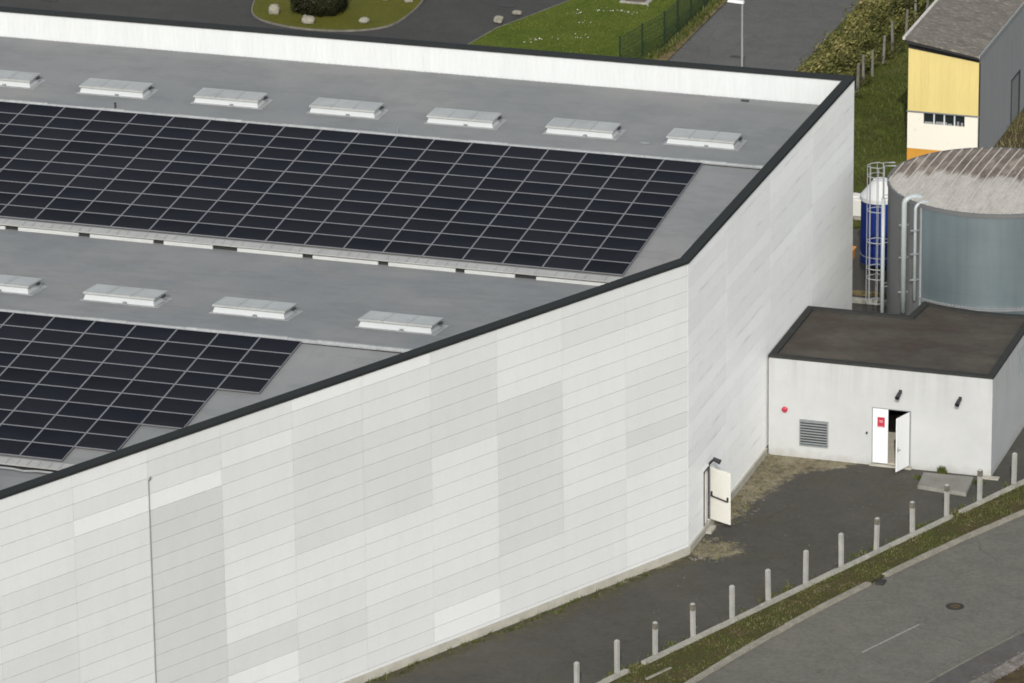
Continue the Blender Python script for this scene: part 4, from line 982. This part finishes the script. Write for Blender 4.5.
# boulders
def boulder(x, y, r, label, flat=.7):
    r *= .78
    bm = bmesh.new(); bmesh.ops.create_icosphere(bm, subdivisions=3, radius=1)
    sd = Vector((x, y, r)); ax = (random.uniform(.85, 1.2), random.uniform(.8, 1.05), flat)
    for v in bm.verts:
        c = v.co.copy(); r *= 1.0; k = 1 + .28 * mnoise.noise(c * 1.1 + sd) + .08 * mnoise.noise(c * 3 + sd); c = Vector(tuple(math.copysign(abs(q) ** .75, q) for q in c)); v.co = Vector((c.x * ax[0], c.y * ax[1], c.z * ax[2])) * k * r
    me = bpy.data.meshes.new('boulder'); bm.to_mesh(me); bm.free(); me.materials.append(m_stone); o = bpy.data.objects.new('boulder', me); COL.objects.link(o)
    o.location = (x, y, .09 + r * flat * .6); tag(o, label, 'boulder', 'pale boulders on the lawns')
boulder(-38.5, 51.2, .36, 'upright pale boulder left of the dark bush', 1.1)
boulder(-36.15, 50.0, .42, 'squarish pale boulder just in front of the dark bush', .8)
boulder(-33.3, 50.9, .40, 'flat pale boulder on the island lawn right of the bush', .5)
boulder(-33.6, 55.4, .32, 'small pale boulder far back on the island beyond the bush', .55)
boulder(-32.3, 55.2, .34, 'pale boulder at the right rim of the island, nearest of two', .6)
boulder(-31.9, 56.2, .36, 'pale boulder at the right rim of the island, farther of two', .6)
boulder(-26.5, 53.0, .36, 'pale boulder at the left tip of the big lawn', .6)
boulder(-26.0, 54.6, .30, 'smaller pale boulder behind the tip of the big lawn', .5)
# utility hatch on the lawn
ht = empty('utility_hatch', (-20.55, 58.7, .09), 'brown square hatch in a pale concrete collar on the lawn', 'hatch')
MB().box(-21.35, -19.75, 58.1, 59.3, .05, .18).build('collar', m_beam, ht, bevel=.02); MB().box(-21.1, -20.0, 58.25, 59.15, .181, .24).build('lid', M('hatch_brown', (.085, .065, .05), .8), ht, bevel=.01); rebase(ht)
for x, y, lab in ((-27.05, 56.2, 'dark slotted drain grate in the asphalt left of the big lawn'), (-51.2, 50.6, 'black drain grate in the asphalt at the top left corner')):
    o = MB().box(x - .42, x + .42, y - .25, y + .25, -.02, .015).build('drain_grate', m_iron); tag(o, lab, 'drain')
    bb = MB()
    for k in range(7): bb.box(x - .36 + k * .11, x - .30 + k * .11, y - .2, y + .2, .0155, .022)
    bb.build('grate_bar', m_black, o)
# green mesh fence
gf = empty('mesh_fence', (-16.8, 56, 0), 'dark green wire mesh fence between the big lawn and the side road', 'fence')
fy = [46.0, 48.5, 51.0, 53.5, 56.0, 58.5, 61.0, 63.5, 66.0, 68.5]
fx_ = lambda y: -16.75 - max(0, 51 - y) * .18
for y in fy: MB().box(fx_(y) - .035, fx_(y) + .035, y - .035, y + .035, 0, 2.0).build('post', m_fgreen, gf)
for y0, y1 in zip(fy, fy[1:]):
    b = MB(); n = 30
    for k in range(1, n):
        t = k / n; y = y0 + (y1 - y0) * t; x = fx_(y0) + (fx_(y1) - fx_(y0)) * t; b.box(x - .004, x + .004, y - .006, y + .006, .05, 1.9)
    for j in range(9):
        z = .06 + j * .23; b.hexa([(fx_(y0) + .006, y0 + .036, z), (fx_(y0) + .018, y0 + .036, z), (fx_(y1) + .018, y1 - .036, z), (fx_(y1) + .006, y1 - .036, z), (fx_(y0) + .006, y0 + .036, z + .02), (fx_(y0) + .018, y0 + .036, z + .02), (fx_(y1) + .018, y1 - .036, z + .02), (fx_(y1) + .006, y1 - .036, z + .02)])
    b.build('mesh_panel', m_fgreen, gf)
rebase(gf)
tag(MB().tube([(0, 0, 0), (0, 0, .1)], .1).build('x', m_iron), kind='stuff') if False else None
b = MB()
for _ in range(2600):
    y = random.uniform(45, 70); p = Vector((fx_(y) + random.gauss(.15, .25), y, .02)); tri(b, p, random.uniform(0, 6.28), .04, random.uniform(.05, .3), random.uniform(0, .2), min(1, max(0, random.gauss(.3, .25))))
tag(b.build('fence_foot_weeds', m_blade), kind='stuff')
# street lamp
sl_ = empty('street_lamp', (-9.8, 41.8, 0), 'thin pale street lamp with white flat head beside the side road', 'street lamp')
lx, ly = -9.98, 41.8
MB().tube([(lx, ly, 0), (lx, ly, 1.2), (lx, ly, 5.55)], [.08, .06, .045], 10).build('pole', m_ltgrey, sl_)
MB().hexa([(lx - .75, ly - .18, 5.56), (lx + .1, ly - .14, 5.5), (lx + .1, ly + .14, 5.5), (lx - .75, ly + .18, 5.56), (lx - .7, ly - .12, 5.68), (lx + .08, ly - .1, 5.64), (lx + .08, ly + .1, 5.64), (lx - .7, ly + .12, 5.68)]).build('lamp_head', m_silowhite, sl_, bevel=.02)
rebase(sl_)

# ------------------------------------------------------------------ light, sky, camera
EL, AZS = R(32), R(15)
w = bpy.data.worlds.new('World'); S.world = w; w.use_nodes = True; nt = w.node_tree
sky = N(nt, 'ShaderNodeTexSky', sky_type='NISHITA'); sky.sun_disc = False; sky.sun_elevation = EL; sky.sun_rotation = math.pi - AZS; sky.air_density = 1.0; sky.dust_density = 2.0; sky.ozone_density = 1.0
hs = N(nt, 'ShaderNodeHueSaturation'); hs.inputs['Saturation'].default_value = .38; nt.links.new(sky.outputs[0], hs.inputs['Color'])
nt.links.new(hs.outputs[0], nt.nodes['Background'].inputs['Color']); nt.nodes['Background'].inputs['Strength'].default_value = .14
sun = bpy.data.lights.new('sun', 'SUN'); sun.energy = 2.3; sun.angle = R(.5); sun.color = (1, .975, .925)
so = bpy.data.objects.new('sun', sun); COL.objects.link(so)
to_sun = Vector((math.sin(AZS) * math.cos(EL), -math.cos(AZS) * math.cos(EL), math.sin(EL)))
so.rotation_euler = to_sun.to_track_quat('Z', 'Y').to_euler(); so.location = (40, -100, 80)
cd = bpy.data.cameras.new('camera'); co = bpy.data.objects.new('camera', cd); COL.objects.link(co); S.camera = co
z_ = -CF.normalized(); y_ = (CU - z_ * CU.dot(z_)).normalized(); x_ = y_.cross(z_)
co.matrix_world = Matrix(((x_.x, y_.x, z_.x, CAM.x), (x_.y, y_.y, z_.y, CAM.y), (x_.z, y_.z, z_.z, CAM.z), (0, 0, 0, 1)))
cd.sensor_fit = 'HORIZONTAL'; cd.sensor_width = 36; cd.lens = 36 * 5327.6 / 1024; cd.clip_start = 1; cd.clip_end = 6000
S.view_settings.view_transform = 'Standard'; S.view_settings.look = 'None'; S.view_settings.gamma = 1; S.view_settings.use_curve_mapping = False; S.view_settings.exposure = .5
S.cycles.max_bounces = 6; S.cycles.filter_width = 1.8
